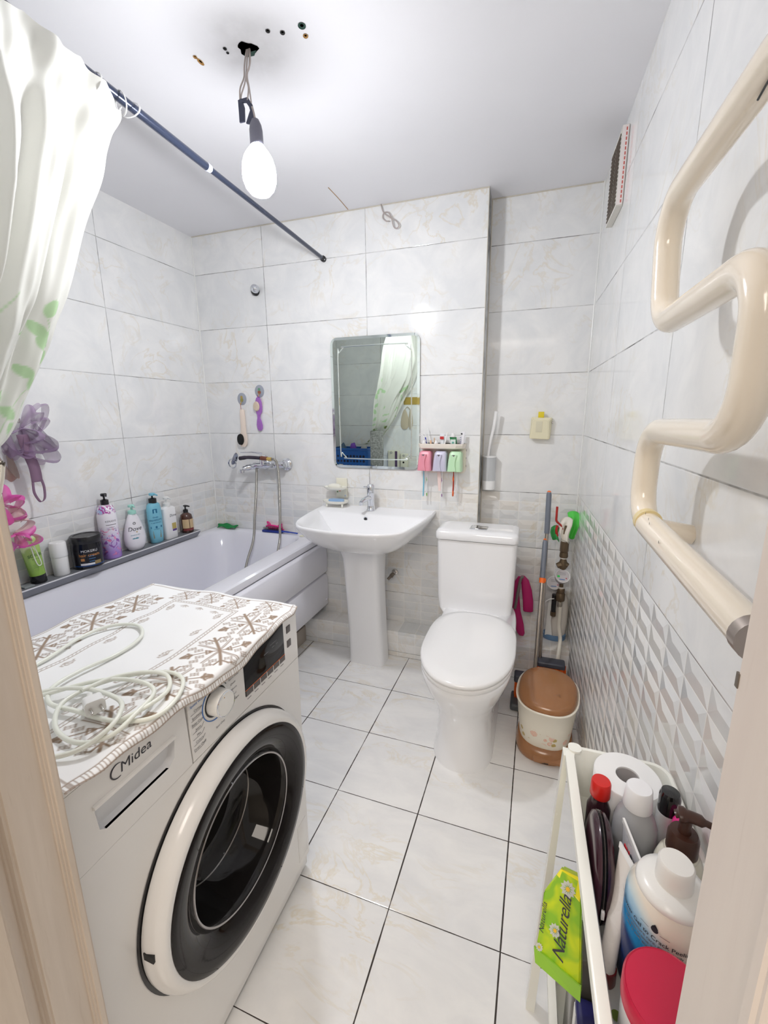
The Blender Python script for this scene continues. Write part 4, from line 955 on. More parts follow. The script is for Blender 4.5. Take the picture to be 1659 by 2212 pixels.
wpart('clip_bar', tube(catmull([(.375, -.010, .660), (.40, -.010, .668), (.44, -.010, .667), (.49, -.010, .660)], 6), .005, 10), pk, t); wpart('clip_bar', tube(catmull([(.39, -.010, .650), (.44, -.010, .651), (.50, -.010, .648)], 6), .004, 10), pk, t)
bm = bmesh.new()
for k in range(8): box(bm, (.392 + k * .013, -.0115, .634), (.398 + k * .013, -.0085, .66), .001, 1)
wpart('teeth', bm, pk, t); wpart('wing', tube(catmull([(.395, -.010, .665), (.385, -.010, .690), (.40, -.010, .684), (.41, -.010, .667)], 5), .0035, 8), pk, t); wpart('wing', tube(catmull([(.46, -.010, .665), (.475, -.010, .684), (.488, -.010, .680), (.482, -.010, .663)], 5), .0035, 8), pk, t)
o = obj('soap_scrap', lathe([(.012, 0), (.014, .003), (.010, .006), (.0001, .007)], 14, (.655, -.055, .6315), sx=1.6), mat('soap_scrap', (.75, .74, .60), .5)); root_at(o, (.655, -.055, .6315)); tag(o, 'pale soap scrap on the bath rim under the washbasin edge', 'soap')

# ------------------------------------------------------------------ LOOFAHS on the left wall
def gauze(name, c, a=.55):
    t = NT(name); t.b.inputs['Base Color'].default_value = c + (1,); t.b.inputs['Roughness'].default_value = .6; t.b.inputs['Alpha'].default_value = a; return t.m
lil = gauze('lilac_mesh', (.42, .30, .46), .55); lil2 = mat('lilac_strap', (.22, .13, .20), .7); pinkm = gauze('pink_mesh', (.85, .12, .50), .72); pinkl = gauze('pale_pink_mesh', (.82, .62, .58), .8); dkr = mat('dark_red_mesh', (.10, .01, .03), .8)
def petal(c, d, L, Wd, curl, n=18, m_=12, seed=0):
    """one loop of ruffled netting from point c along direction d"""
    rs_ = random.Random(seed); d = Vector(d).normalized(); s_ = d.cross(Vector((1, .2, .1))).normalized(); w_ = d.cross(s_); P_ = []
    for i in range(n):
        t_ = i / (n - 1); row = []
        th = t_ * PI * 1.0
        ctr = Vector(c) + d * L * math.sin(th) * .98 + s_ * curl * (1 - math.cos(th)) * .5 * L
        for j in range(m_):
            q_ = (j / (m_ - 1) - .5); wv = .12 * math.sin(q_ * 9 + seed + t_ * 4)
            row.append(tuple(ctr + w_ * (q_ * Wd * (.25 + .75 * math.sin(th))) + s_ * wv * Wd * .35 + d * .1 * Wd * math.cos(q_ * 7 + seed)))
        P_.append(row)
    return grid_obj(np.array(P_))
t = thing('lilac_loofah', 'lilac mesh bath loofah hanging on the left wall under the curtain edge', 'loofah', (.06, -1.07, 1.24))
lc = (.065, -1.075, 1.29)
for k, (d, L, Wd, cu) in enumerate([((.1, .75, .55), .10, .06, .5), ((.1, .8, -.25), .12, .08, .7), ((.05, .9, -.75), .15, .09, .6), ((.1, .45, -.8), .12, .08, -.5), ((.2, .1, .4), .09, .07, .5), ((.2, -.5, -.2), .11, .08, .5), ((.1, -.2, -.9), .11, .07, .5), ((.3, .3, 0), .07, .07, .8), ((.1, .55, .95), .13, .05, .5), ((.05, .2, -.7), .10, .08, .9)]):
    o = obj('mesh_ruffle', petal(lc, d, L, Wd, cu, seed=k), lil, t, None, off=t.location)
st_ = strip([(0, 0, 0), (0, 0, 0.01)], .01); st_.free()
def ribbon(path, w, wdir, m, t, name='strap', th=.0015):
    P_ = catmull(path, 8); wd = Vector(wdir); me = grid_obj(np.array([[tuple(p - wd * w), tuple(p), tuple(p + wd * w)] for p in P_])); o = obj(name, me, m, t, None, off=t.location); solidify(o, th); return o
ribbon([(.085, -1.085, 1.27), (.085, -1.075, 1.20), (.085, -1.063, 1.14), (.085, -1.062, 1.085)], .020, (0, 1, 0), lil2, t, 'strap')
ribbon([(.085, -1.078, 1.085), (.086, -1.080, 1.045), (.086, -1.068, 1.012), (.086, -1.058, 1.006), (.086, -1.046, 1.02), (.086, -1.042, 1.06), (.086, -1.046, 1.09)], .0045, (.25, .9, .2), lil2, t, 'strap_loop')
o = obj('brown_loofah', petal((.05, -1.125, 1.22), (.05, .15, -1), .12, .06, .4, seed=31), gauze('tan_mesh', (.40, .27, .20), .7), smooth=None); root_at(o, (.05, -1.125, 1.22)); tag(o, 'brownish gauze loop hanging behind the lilac loofah', 'loofah')
t = thing('dark_red_loofah', 'dark wine red mesh ball behind the lilac loofah', 'loofah', (.045, -1.225, 1.21))
for k, (d, L) in enumerate([((.2, .6, -.3), .06), ((.2, -.6, .2), .06), ((.1, .1, -1), .06), ((.1, 0, 1), .06), ((.6, 0, 0), .05)]): obj('mesh_ruffle', petal((.045, -1.225, 1.21), d, L, .07, .6, seed=40 + k), dkr, t, None, off=t.location)
t = thing('pink_loofah', 'hot pink and pale pink mesh loofah hanging lowest on the left wall', 'loofah', (.07, -1.18, .97))
for k, (c, d, L, Wd) in enumerate([((.07, -1.195, 1.02), (.2, .6, .4), .07, .08), ((.07, -1.195, 1.02), (.2, .8, -.3), .08, .08), ((.07, -1.195, 1.02), (.2, -.6, .3), .07, .08), ((.07, -1.195, 1.02), (.3, .1, -.8), .08, .09), ((.07, -1.195, 1.02), (.5, .1, .7), .06, .08)]):
    obj('mesh_ruffle', petal(c, d, L, Wd, .7, seed=50 + k), pinkm, t, None, off=t.location)
for k, (c, d, L, Wd) in enumerate([((.07, -1.175, .945), (.2, .7, .2), .06, .07), ((.07, -1.175, .945), (.2, -.6, -.1), .07, .07), ((.07, -1.175, .945), (.4, .1, .6), .06, .07)]):
    obj('pale_ruffle', petal(c, d, L, Wd, .7, seed=60 + k), pinkl, t, None, off=t.location)
for k, (c, d, L, Wd) in enumerate([((.08, -1.165, .90), (.2, .8, -.1), .075, .07), ((.08, -1.165, .90), (.3, -.7, -.1), .08, .07), ((.08, -1.165, .90), (.3, .1, -.8), .055, .08), ((.08, -1.165, .90), (.6, .3, .2), .05, .07)]):
    obj('mesh_ruffle', petal(c, d, L, Wd, .7, seed=70 + k), pinkm, t, None, off=t.location)
wpart('cord_loop', tube(catmull([(.078, -1.150, .905), (.078, -1.125, .84), (.083, -1.120, .79), (.084, -1.114, .762), (.084, -1.106, .755), (.084, -1.100, .765), (.083, -1.108, .81), (.078, -1.118, .86), (.078, -1.145, .905)], 6), .0018, 8), 'white_cable', t)
t = thing('suction_hook', 'small tan wall hook carrying the loofahs', 'hook', (.0, -1.075, 1.33))
wpart('plate', lathe([(.018, .0005), (.018, .003), (.012, .005), (.0001, .005)], 20, (0, -1.075, 1.33), 'x'), mat('tan_plastic', (.45, .38, .25), .4), t); wpart('hook_arm', tube(catmull([(.004, -1.075, 1.335), (.03, -1.075, 1.328), (.062, -1.075, 1.315), (.068, -1.075, 1.33)], 5), .003, 8), 'steel', t)

# ------------------------------------------------------------------ BATH MIXER and hand shower hose
t = thing('bath_mixer', 'chrome wall mixer tap above the bath with a shower head resting in its cradle', 'mixer tap', (.40, 0, 1.06))
wpart('wall_flange', lathe([(.036, -.001), (.036, -.010), (.024, -.016), (.016, -.030), (.016, -.045)], 28, (.545, 0, 1.052), 'y'), 'chrome', t); wpart('wall_flange', lathe([(.034, -.001), (.034, -.010), (.024, -.016), (.016, -.030), (.016, -.045)], 28, (.395, 0, 1.052), 'y'), 'chrome', t)
wpart('body', tube(catmull([(.555, -.05, 1.052), (.50, -.056, 1.052), (.44, -.062, 1.050), (.385, -.068, 1.046), (.345, -.082, 1.038), (.318, -.115, 1.030)], 5), [.019] * 10 + [.022] * 8 + [.018] * 5 + [.013] * 3, 18), 'chrome', t)
wpart('diverter', lathe([(.017, -.066), (.017, -.080), (.013, -.084), (.0001, -.084)], 20, (.492, 0, 1.052), 'y'), 'chrome', t)
wpart('spout_outlet', lathe([(.0145, 0), (.0145, .016), (.012, .018)], 20, (.312, -.118, 1.008)), 'chrome', t)
wpart('cartridge', lathe([(.022, 1.055), (.022, 1.10), (.020, 1.108), (.0001, 1.110)], 24, (.425, -.064, 0)), 'chrome', t)
wpart('lever', tube([(.425, -.072, 1.118), (.375, -.100, 1.128), (.318, -.125, 1.126)], [.010, .007, .006], 12, flat=.5), 'chrome', t)
wpart('cradle', tube(catmull([(.44, -.075, 1.075), (.45, -.09, 1.09), (.44, -.10, 1.098)], 4), .006, 10), 'chrome', t)
t = thing('hand_shower', 'dark chrome hand shower lying across the bath mixer with a steel hose looping down', 'hand shower', (.40, -.11, 1.085))
wpart('shower_head', lathe([(.004, .0), (.030, .004), (.039, .012), (.039, .018), (.030, .024), (.0001, .026)], 28, (0, 0, 0)), mat('shower_chrome', (.30, .32, .40), .1, metal=1), None or t, 40) if False else None
me = finish(lathe([(.010, -.004), (.030, .002), (.037, .012), (.037, .019), (.028, .024), (.0001, .026)], 28), 40); me.transform(Matrix.Translation((.272, -.105, 1.082)) @ Matrix.Rotation(math.radians(-62), 4, 'Y') @ Matrix.Rotation(math.radians(35), 4, 'X')); obj('shower_head', me, mat('smoky_chrome', (.25, .27, .34), .12, metal=.9), t, None, off=t.location)
wpart('face_ring', tube(catmull([(.272 + .026 * math.cos(a) - .012, -.132, 1.062 + .026 * math.sin(a)) for a in [2 * PI * k / 12 for k in range(13)]], 3), .004, 8), 'chrome', t)
wpart('handle', tube(catmull([(.295, -.105, 1.090), (.36, -.112, 1.098), (.44, -.112, 1.096)], 5), [.012] * 4 + [.010] * 7, 14), mat('dark_handle', (.05, .04, .06), .2, metal=.4), t)
wpart('copper_sleeve', tube([(.445, -.112, 1.096), (.485, -.110, 1.093)], .0125, 16), mat('copper_brown', (.16, .05, .03), .35), t); wpart('brass_nut', tube([(.483, -.110, 1.093), (.510, -.106, 1.091)], .0110, 6), 'gold', t)
hose = catmull([(.508, -.106, 1.091), (.530, -.104, 1.088), (.545, -.103, 1.06), (.550, -.104, .98), (.548, -.106, .85), (.540, -.108, .70), (.532, -.112, .60), (.515, -.17, .45), (.46, -.235, .33), (.40, -.25, .29), (.345, -.23, .36), (.338, -.17, .48), (.352, -.115, .60), (.368, -.105, .75), (.384, -.095, .90), (.390, -.088, 1.0), (.388, -.082, 1.03)], 10)
hm = NT('hose_steel'); tc = hm.n('ShaderNodeTexCoord'); wv = hm.n('ShaderNodeTexWave', bands_direction='Z'); wv.inputs['Scale'].default_value = 90; hm.l(tc.outputs['Object'], wv.inputs[0]); hm.b.inputs['Base Color'].default_value = (.42, .40, .36, 1); hm.b.inputs['Metallic'].default_value = 1; hm.b.inputs['Roughness'].default_value = .25; hm.bump(wv.outputs[1], .5, .002)
wpart('hose', tube(hose, .0072, 12), hm.m, t)
# wall bracket high on the wall
t = thing('shower_bracket', 'small round chrome shower bracket high on the back wall', 'wall bracket', (.416, 0, 2.014))
wpart('base', lathe([(.024, -.001), (.024, -.012), (.020, -.018), (.018, -.022)], 24, (.410, 0, 2.010), 'y'), 'black', t); me = finish(lathe([(.0001, -.052), (.013, -.050), (.021, -.040), (.023, -.028), (.022, -.020)], 24, (.424, 0, 2.016), 'y'), 60); obj('socket_cup', me, 'chrome', t, None, off=t.location)
# two suction hooks with brushes
gc = mat('grey_sticker', (.42, .45, .52), .15, alpha=.8)
def whook(x, z, lab, cols):
    t = thing('suction_hook', lab, 'hook', (x, 0, z))
    wpart('disc', lathe([(.031, -.0005), (.031, -.002), (.029, -.0035), (.0001, -.0040)], 32, (x, 0, z), 'y', sy=1.15), gc, t)
    wpart('flower_print', lathe([(.009, -.0044), (.0001, -.0048)], 9, (x, 0, z + .010), 'y', cap0=False), cols[0], t); wpart('pot_print', lathe([(.012, -.0043), (.0001, -.0046)], 7, (x, 0, z - .006), 'y', cap0=False), cols[1], t)
    wpart('hook_arm', tube(catmull([(x, -.004, z - .012), (x, -.012, z - .022), (x, -.014, z - .030), (x, -.018, z - .024)], 4), .0018, 8), 'gold', t); return t
whook(.262, 1.432, 'lower left round grey suction hook with a gold flower, holding the long brush', (mat('print_gold', (.42, .30, .08), .4), mat('print_olive', (.30, .28, .08), .4)))
whook(.388, 1.474, 'upper right round grey suction hook with a pot plant print, holding the purple brush', (mat('print_green', (.12, .30, .18), .4), mat('print_brown', (.30, .10, .05), .4)))
t = thing('long_handled_brush', 'cream long-handled brush with black oval bristle head hanging on the back wall', 'brush', (.252, -.012, 1.40))
cw = mat('cream_pink', (.84, .72, .62), .4)
wpart('cord', tube([(.259, -.016, 1.408), (.260, -.014, 1.372)], .0014, 8), mat('red_cord', (.40, .08, .04), .6), t)
bm = bmesh.new(); rings(bm, [[(c_x + dx * w, yy, z) for dx, yy in ((-1, -.006), (-.6, -.003), (.6, -.003), (1, -.006), (1, -.016), (.6, -.019), (-.6, -.019), (-1, -.016))] for c_x, w, z in ((.264, .005, 1.372), (.264, .013, 1.366), (.264, .015, 1.34), (.264, .015, 1.27), (.262, .016, 1.235), (.259, .024, 1.222), (.257, .026, 1.19), (.257, .024, 1.165), (.256, .013, 1.150))]); wpart('handle', bm, cw, t, 40)
wpart('bristle_pad', lathe([(.019, -.018), (.0205, -.024), (.019, -.034), (.0001, -.036)], 28, (.249, 0, 1.195), 'y', sy=1.65), mat('black_bristle', (.006, .006, .006), .8), t)
t = thing('purple_hairbrush', 'purple hairbrush with oval beige pad hanging head up on the back wall', 'hairbrush', (.378, -.012, 1.44))
pu = mat('clear_purple', (.33, .12, .46), .15, coat=.3)
bm = bmesh.new(); rings(bm, [[(c_x + dx * w, yy, z) for dx, yy in ((-1, -.008), (-.6, -.003), (.6, -.003), (1, -.008), (.6, -.017), (-.6, -.017))] for c_x, w, z in ((.382, .003, 1.440), (.380, .013, 1.435), (.379, .024, 1.410), (.379, .026, 1.385), (.379, .022, 1.355), (.378, .010, 1.338), (.377, .009, 1.322), (.377, .016, 1.305), (.378, .0215, 1.28), (.379, .020, 1.262), (.380, .009, 1.248))]); wpart('frame', bm, pu, t, 40)
wpart('pad', lathe([(.020, -.016), (.021, -.020), (.017, -.026), (.0001, -.028)], 28, (.372, 0, 1.388), 'y', sy=1.35), mat('beige_pad', (.66, .54, .42), .6), t)
wpart('hanging_loop', tube([(.383 + .006 * math.cos(a), -.010, 1.446 + .007 * math.sin(a)) for a in [2 * PI * k / 14 for k in range(15)]], .002, 8), pu, t)

# =================================================================== BACK WALL ACCESSORIES
# toothbrush rack
t = thing('toothbrush_rack', 'cream wall rack with a tray on top and a backboard, right of the mirror', 'toothbrush rack', (1.475, 0, 1.13))
bm = bmesh.new(); rings(bm, [[(x, y, z) for x, z, _ in rrect(1.372, 1.602, 1.035, 1.175, .02, 0, 4)] for y in (-.001, -.010)]); wpart('backboard', bm, 'cream_plastic', t, 30)
def trayr(k, z):  # tray outline: chamfered front right corner
    return [(1.366 + k, -.004, z), (1.366 + k, -.062 + k, z), (1.374 + k, -.070 + k, z), (1.560 - k, -.070 + k, z), (1.590 - k, -.055 + k, z), (1.602 - k, -.035, z), (1.602 - k, -.004, z)]
bm = bmesh.new(); rings(bm, [trayr(.010, 1.163), trayr(.004, 1.167), trayr(0, 1.180), trayr(0, 1.190), trayr(.004, 1.190), trayr(.005, 1.170)]); wpart('tray', bm, 'cream_plastic', t, 20)
for z in (1.15, 1.11, 1.07): wpart('slot', B((1.601, -.008, z), (1.6032, -.003, z + .010)), 'dark_metal', t)
for x, zz in ((1.401, 1), (1.484, 1), (1.552, 1)):
    pass
def cup(x0, name, lab, m, w=.066):
    t = thing('rinse_cup', lab, 'cup', (x0 + w / 2, -.04, 1.05), group='rinse cups under the toothbrush rack')
    bm = bmesh.new(); rings(bm, [rrect(x0 - .006, x0 + w + .002, -.080, -.013, .014, 1.052), rrect(x0 - .002, x0 + w, -.078, -.013, .013, 1.10), rrect(x0 + .004, x0 + w, -.074, -.013, .012, 1.142), rrect(x0 + .012, x0 + w - .008, -.066, -.018, .010, 1.152)]); wpart('cup_body', bm, m, t, 40)
    bm = bmesh.new(); rr = []
    for z, w2, cx_ in ((1.136, .015, .0), (1.125, .012, 0), (1.105, .0065, 0), (1.085, .0065, 0), (1.065, .010, 0), (1.054, .013, 0)):
        yb = -.0768 - (1.14 - z) * .04; rr.append([(x0 + w / 2 - w2 - .004, yb - .0065, z), (x0 + w / 2 + w2 - .004, yb - .0065, z), (x0 + w / 2 + w2 - .004, yb + .002, z), (x0 + w / 2 - w2 - .004, yb + .002, z)])
    rings(bm, rr); wpart('pinched_handle', bm, m, t, 60)
    bm = bmesh.new(); bm.faces.new([bm.verts.new(p) for p in ((x0 + w / 2 - .012, -.0843, 1.1365), (x0 + w / 2 + .004, -.0843, 1.1365), (x0 + w / 2 - .004, -.0848, 1.127))]); bmesh.ops.solidify(bm, geom=bm.faces[:], thickness=.0008); wpart('notch', bm, mat('notch_shade', (.25, .22, .24), .6), t)
    return t
cup(1.367, 'a', 'pink rinse cup hanging at the left under the rack', mat('pink_cup', (.78, .30, .38), .3))
cup(1.447, 'b', 'lilac grey rinse cup hanging in the middle under the rack', mat('lilac_cup', (.56, .55, .68), .3))
cup(1.523, 'c', 'pale green rinse cup hanging at the right under the rack', mat('mint_cup', (.52, .76, .50), .3))
def hbrush(x, y, z0, z1, w, lab, mats, marks=()):
    t = thing('toothbrush', lab, 'toothbrush', (x, y, z1), group='toothbrushes hanging below the cups')
    P_ = catmull([(x, y, z1 + .09), (x + .001, y, z1), (x + .002, y - .002, (z0 + z1) / 2), (x - .001, y, z0)], 6); rad = [w * .5] * 6 + [w * (.55 + .35 * math.sin(k / 6 * PI / 2)) for k in range(6)] + [w * .9] * 6 + [w * .45]
    wpart('handle', tube(P_, rad, 10, flat=.6), mats[0], t)
    for k, (a_, b_) in enumerate(marks): wpart('rubber_grip', tube([(x + .0015, y - w * .45, a_), (x + .0015, y - w * .65, (a_ + b_) / 2), (x + .0005, y - w * .45, b_)], [w * .4, w * .62, w * .4], 8), mats[1], t)
lblue = mat('brush_sky', (.22, .55, .72), .3); gb = mat('brush_green', (.14, .40, .02), .4); pb_ = mat('brush_purple', (.28, .10, .32), .4); rb = mat('brush_orange', (.75, .12, .02), .3)
hbrush(1.389, -.045, .912, 1.05, .0075, 'translucent light blue toothbrush hanging furthest left', (lblue, lblue))
hbrush(1.405, -.040, .912, 1.05, .0050, 'white toothbrush with green rubber marks next to the blue one', ('white_gloss', gb), ((.985, 1.015), (.914, .934)))
hbrush(1.486, -.040, .912, 1.05, .0050, 'white toothbrush with purple rubber marks right of the pink comb', ('white_gloss', pb_), ((.985, 1.015), (.914, .932)))
hbrush(1.546, -.045, .920, 1.05, .0075, 'orange red toothbrush hanging below the green cup', (mat('brush_dark_red', (.40, .03, .01), .3), rb), ((.995, 1.025), (.922, .955)))
hbrush(1.562, -.040, .910, 1.05, .0062, 'plain white toothbrush hanging furthest right', ('white_gloss', 'white_gloss'))
o = obj('pink_comb', strip([(1.470, -.043, 1.05), (1.4715, -.044, 1.03), (1.474, -.044, .99), (1.476, -.043, .945)], [.0075, .009, .0085, .006], .0018), mat('pale_pink', (.84, .66, .62), .35)); root_at(o, (1.472, -.043, 1.05)); tag(o, 'pale pink flat comb hanging below the lilac cup', 'comb')
# things standing in the tray
TG = 'items standing in the toothbrush rack tray'
def single(name, bm, m, base, lab, cat, group=None, smooth=40):
    o = obj(name, bm, m, smooth=smooth); root_at(o, base); tag(o, lab, cat, group); return o
t = thing('toothpaste_tube', 'small white toothpaste tube upside down at the left end of the rack tray', 'toothpaste', (1.390, -.045, 1.171)); wpart('cap', lathe([(.010, 1.1715), (.013, 1.173), (.0125, 1.186), (.0085, 1.200), (.0080, 1.206), (.0001, 1.207)], 20, (1.390, -.047, 0)), 'white_gloss', t); wpart('print', lathe([(.0138, 1.1725), (.0138, 1.180)], 20, (1.390, -.047, 0), cap0=False, cap1=False), mat('dark_print', (.10, .05, .12), .4), t)
def tbrush(pts, r, lab, m, m2=None):
    t = thing('toothbrush', lab, 'toothbrush', pts[0], group='brushes standing in the rack tray'); P_ = catmull(pts, 5)
    wpart('handle', tube(P_, [r * (1 - .35 * k / len(P_)) for k in range(len(P_))], 8), m, t)
    if m2: wpart('head', tube([P_[-3], P_[-1]], [r * 1.1, r * 1.2], 8, flat=.7), m2, t)
navy = mat('navy_brush', (.01, .02, .40), .3); peach = mat('peach_plastic', (.85, .50, .28), .4); tanp = mat('tan_wood', (.62, .46, .30), .5)
tbrush([(1.400, -.040, 1.172), (1.398, -.040, 1.195), (1.395, -.036, 1.212), (1.395, -.032, 1.218)], .0052, 'short navy blue toothbrush leaning left in the tray', navy)
tbrush([(1.423, -.042, 1.172), (1.420, -.036, 1.205), (1.408, -.028, 1.240), (1.402, -.022, 1.268)], .0026, 'white toothbrush with raised head, tallest in the rack tray', 'white_gloss', 'white_gloss')
t = thing('dental_flosser', 'white forked tongue scraper crossing at the left end of the tray', 'tongue scraper', (1.41, -.04, 1.172))
wpart('fork', tube(catmull([(1.402, -.050, 1.20), (1.383, -.052, 1.232), (1.366, -.052, 1.228), (1.372, -.050, 1.240), (1.392, -.045, 1.238), (1.404, -.042, 1.21), (1.412, -.040, 1.173)], 5), .0016, 8), 'white_gloss', t)
tbrush([(1.430, -.050, 1.172), (1.428, -.050, 1.184), (1.427, -.050, 1.196), (1.426, -.050, 1.206)], .0052, 'peach cone shaped interdental brush in the tray', peach)
tbrush([(1.444, -.035, 1.172), (1.443, -.035, 1.190), (1.442, -.035, 1.205), (1.442, -.035, 1.218)], .0042, 'tan wooden brush handle in the tray behind the small bottle', tanp)
t = thing('small_bottle', 'tiny white bottle with red label in the tray', 'bottle', (1.455, -.048, 1.171)); wpart('bottle_body', lathe([(.009, 1.1715), (.010, 1.173), (.010, 1.194), (.007, 1.198), (.007, 1.206), (.0001, 1.2065)], 18, (1.455, -.050, 0)), 'white_gloss', t); wpart('red_label', lathe([(.0104, 1.176), (.0104, 1.190)], 18, (1.455, -.050, 0), cap0=False, cap1=False), mat('red_label', (.45, .03, .03), .4), t)
def flat_tube(x, y, w, h, lab, m, capm=None, lean=0.0, extra=None):
    t = thing('toothpaste_tube', lab, 'toothpaste', (x, y, 1.171), group='toothpaste tubes in the rack tray')
    bm = bmesh.new(); rings(bm, [superell(x + lean * f * h, y, w * (.55 if f < .06 else .5 + .08 * f), .010 - .0085 * f, 1.1715 + f * h, 2.2, 20) for f in (0, .08, .4, .8, .97, 1)]); wpart('tube_body', bm, m, t, 50)
    if capm: wpart('cap', lathe([(w * .36, 1.1715 + h), (w * .40, 1.174 + h), (w * .30, 1.190 + h), (.0001, 1.191 + h)], 20, (x + lean * h, y, 0)), capm, t)
    if extra: extra(t)
    return t
def ex1(t): wpart('red_patch', B((1.475, -.0555, 1.212), (1.495, -.0535, 1.226), .001), mat('red_patch', (.50, .02, .02), .4), t)
flat_tube(1.487, -.044, .020, .068, 'white tube with a small red label standing in the middle of the tray', mat('tube_bluewhite', (.74, .77, .80), .3), None, -.05, ex1)
tbrush([(1.497, -.058, 1.172), (1.503, -.057, 1.20), (1.508, -.054, 1.228), (1.512, -.050, 1.246)], .0040, 'translucent white toothbrush leaning right, between two tubes', 'white_gloss', mat('pale_bristle', (.82, .80, .76), .5))
def ex2(t):
    wpart('printed_panel', B((1.530, -.0605, 1.178), (1.556, -.0575, 1.212), .001), mat('panel_light', (.62, .70, .66), .3), t); wpart('logo_dot', lathe([(.0055, -.0612), (.0001, -.0614)], 16, (1.543, 0, 1.196), 'y', cap0=False), mat('logo_dot', (.10, .35, .28), .3), t)
flat_tube(1.547, -.048, .030, .052, 'dark green toothpaste tube with big white cap standing upside down in the tray', mat('tube_green', (.01, .20, .06), .25), 'white_gloss', -.12, ex2)
def ex3(t):
    wpart('black_spot', B((1.578, -.043, 1.236), (1.586, -.040, 1.243), .001), ink, t)
    for k in range(4): wpart('fine_print', B((1.575, -.049 + .001 * k, 1.190 + .010 * k), (1.581, -.046 + .001 * k, 1.193 + .010 * k)), mat('violet_print', (.22, .20, .38), .4), t)
flat_tube(1.585, -.036, .016, .078, 'tall curved white paste tube at the right end of the tray', mat('tube_white2', (.80, .80, .84), .3), None, .06, ex3)

# two-tier soap dish on the wall, blue and white soaps
t = thing('soap_dish', 'cream two-tier wall soap dish with feet at the left above the washbasin', 'soap dish', (.885, -.04, .83))
wpart('backboard', B((.868, -.016, .872), (.935, -.006, .985), .004), 'yellow_cream' if False else mat('ivory_plastic', (.82, .80, .68), .3), t)
iv = mat('ivory_gloss', (.85, .84, .76), .2)
for z, rx_, ry_, cy_ in ((.936, .070, .036, -.052), (.858, .078, .042, -.056)):
    bm = bmesh.new(); rings(bm, [superell(.882, cy_, rx_ * .72, ry_ * .7, z - .012, 2.3, 32), superell(.882, cy_, rx_ * .95, ry_ * .95, z - .002, 2.3, 32), superell(.882, cy_, rx_, ry_, z + .006, 2.3, 32), superell(.882, cy_, rx_ * .95, ry_ * .95, z + .006, 2.3, 32), superell(.882, cy_, rx_ * .85, ry_ * .82, z - .004, 2.3, 32), superell(.882, cy_, rx_ * .4, ry_ * .4, z - .008, 2.3, 32)]); wpart('dish', bm, iv, t, 50)
for x in (.835, .93): wpart('foot', lathe([(.004, 0), (.006, .018)], 10, (x, -.075, .829)), iv, t)
wpart('rose_print', lathe([(.009, -.0166), (.0001, -.0168)], 9, (.890, 0, .916), 'y', cap0=False), mat('rose_print', (.70, .32, .18), .5), t); wpart('leaf_print', lathe([(.005, -.0166), (.0001, -.0168)], 6, (.876, 0, .906), 'y', cap0=False), mat('leaf_print', (.15, .28, .10), .5), t)
wpart('pearl_dot', lathe([(.005, -.0165), (.003, -.019), (.0001, -.0195)], 14, (.924, 0, .885), 'y', cap0=False), mat('pearl_blue', (.5, .56, .70), .2), t)
single('soap_bar', (lambda b_: rings(b_, [superell(.878, -.052, .040 * k, .022 * k, z, 2.6, 28) for k, z in ((.7, .931), (1, .936), (1.02, .944), (.9, .952), (.5, .957))]))(bmesh.new()), mat('white_soap', (.84, .83, .74), .4), (.878, -.052, .931), 'white soap bar in the upper dish of the soap holder', 'soap', 'soap bars in the dish', 60)
single('soap_bar', (lambda b_: rings(b_, [superell(.888, -.060, .044 * k, .022 * k, z, 4, 28) for k, z in ((.92, .853), (1, .857), (1, .868), (.94, .871))]))(bmesh.new()), mat('blue_soap', (.30, .48, .74), .4), (.888, -.06, .853), 'light blue soap bar in the lower dish of the soap holder', 'soap', 'soap bars in the dish', 50)

# angle valve behind the basin pedestal
t = thing('angle_valve', 'dark angle valve on the wall behind the right side of the basin pedestal', 'valve', (1.215, 0, .452)); wpart('flange', lathe([(.019, -.001), (.017, -.006), (.010, -.008), (.010, -.035)], 20, (1.215, 0, .452), 'y'), 'steel', t); wpart('valve_body', lathe([(.012, -.030), (.013, -.05), (.010, -.055)], 6, (1.209, 0, .446), 'y'), 'dark_metal', t); wpart('knob', tube([(1.209, -.045, .446), (1.190, -.055, .425)], .008, 10), 'dark_metal', t)

# loop of old wire under the ceiling
o = obj('loose_wire', tube(catmull([(1.155, -.006, 2.333), (1.160, -.012, 2.318), (1.172, -.015, 2.29), (1.205, -.02, 2.265), (1.238, -.022, 2.243), (1.250, -.020, 2.224), (1.238, -.018, 2.214), (1.222, -.018, 2.224), (1.212, -.02, 2.262), (1.195, -.018, 2.288), (1.172, -.014, 2.29), (1.165, -.012, 2.272), (1.182, -.015, 2.254), (1.20, -.018, 2.25)], 7), .0027, 8), 'grey_wire'); root_at(o, (1.155, 0, 2.333)); tag(o, 'loop of old white wire sticking out of the back wall near the ceiling', 'wire')

# toilet brush holder on the recess wall
t = thing('toilet_brush', 'white stick brush standing in a translucent wall holder in the recess corner', 'toilet brush', (1.712, .085, .943))
wpart('holder_base', lathe([(.030, .943), (.033, .946), (.034, .975), (.034, .992)], 32, (1.712, .084, 0)), 'white_gloss', t)
tz = NT('frosted_clear'); tz.b.inputs['Base Color'].default_value = (.72, .74, .76, 1); tz.b.inputs['Roughness'].default_value = .3; tz.b.inputs['Alpha'].default_value = .62
wpart('clear_cylinder', lathe([(.033, .990), (.033, 1.115)], 32, (1.712, .084, 0), cap0=False, cap1=False), tz.m, t, 60); wpart('rim', lathe([(.030, 1.113), (.0345, 1.115), (.0345, 1.120), (.012, 1.122)], 32, (1.712, .084, 0)), 'white_gloss', t)
wpart('handle', tube(catmull([(1.702, .075, .96), (1.704, .075, 1.12), (1.712, .073, 1.19), (1.728, .072, 1.27), (1.737, .072, 1.348)], 6), [.007] * 6 + [.0075] * 12 + [.0085] * 7, 14), 'white_gloss', t)

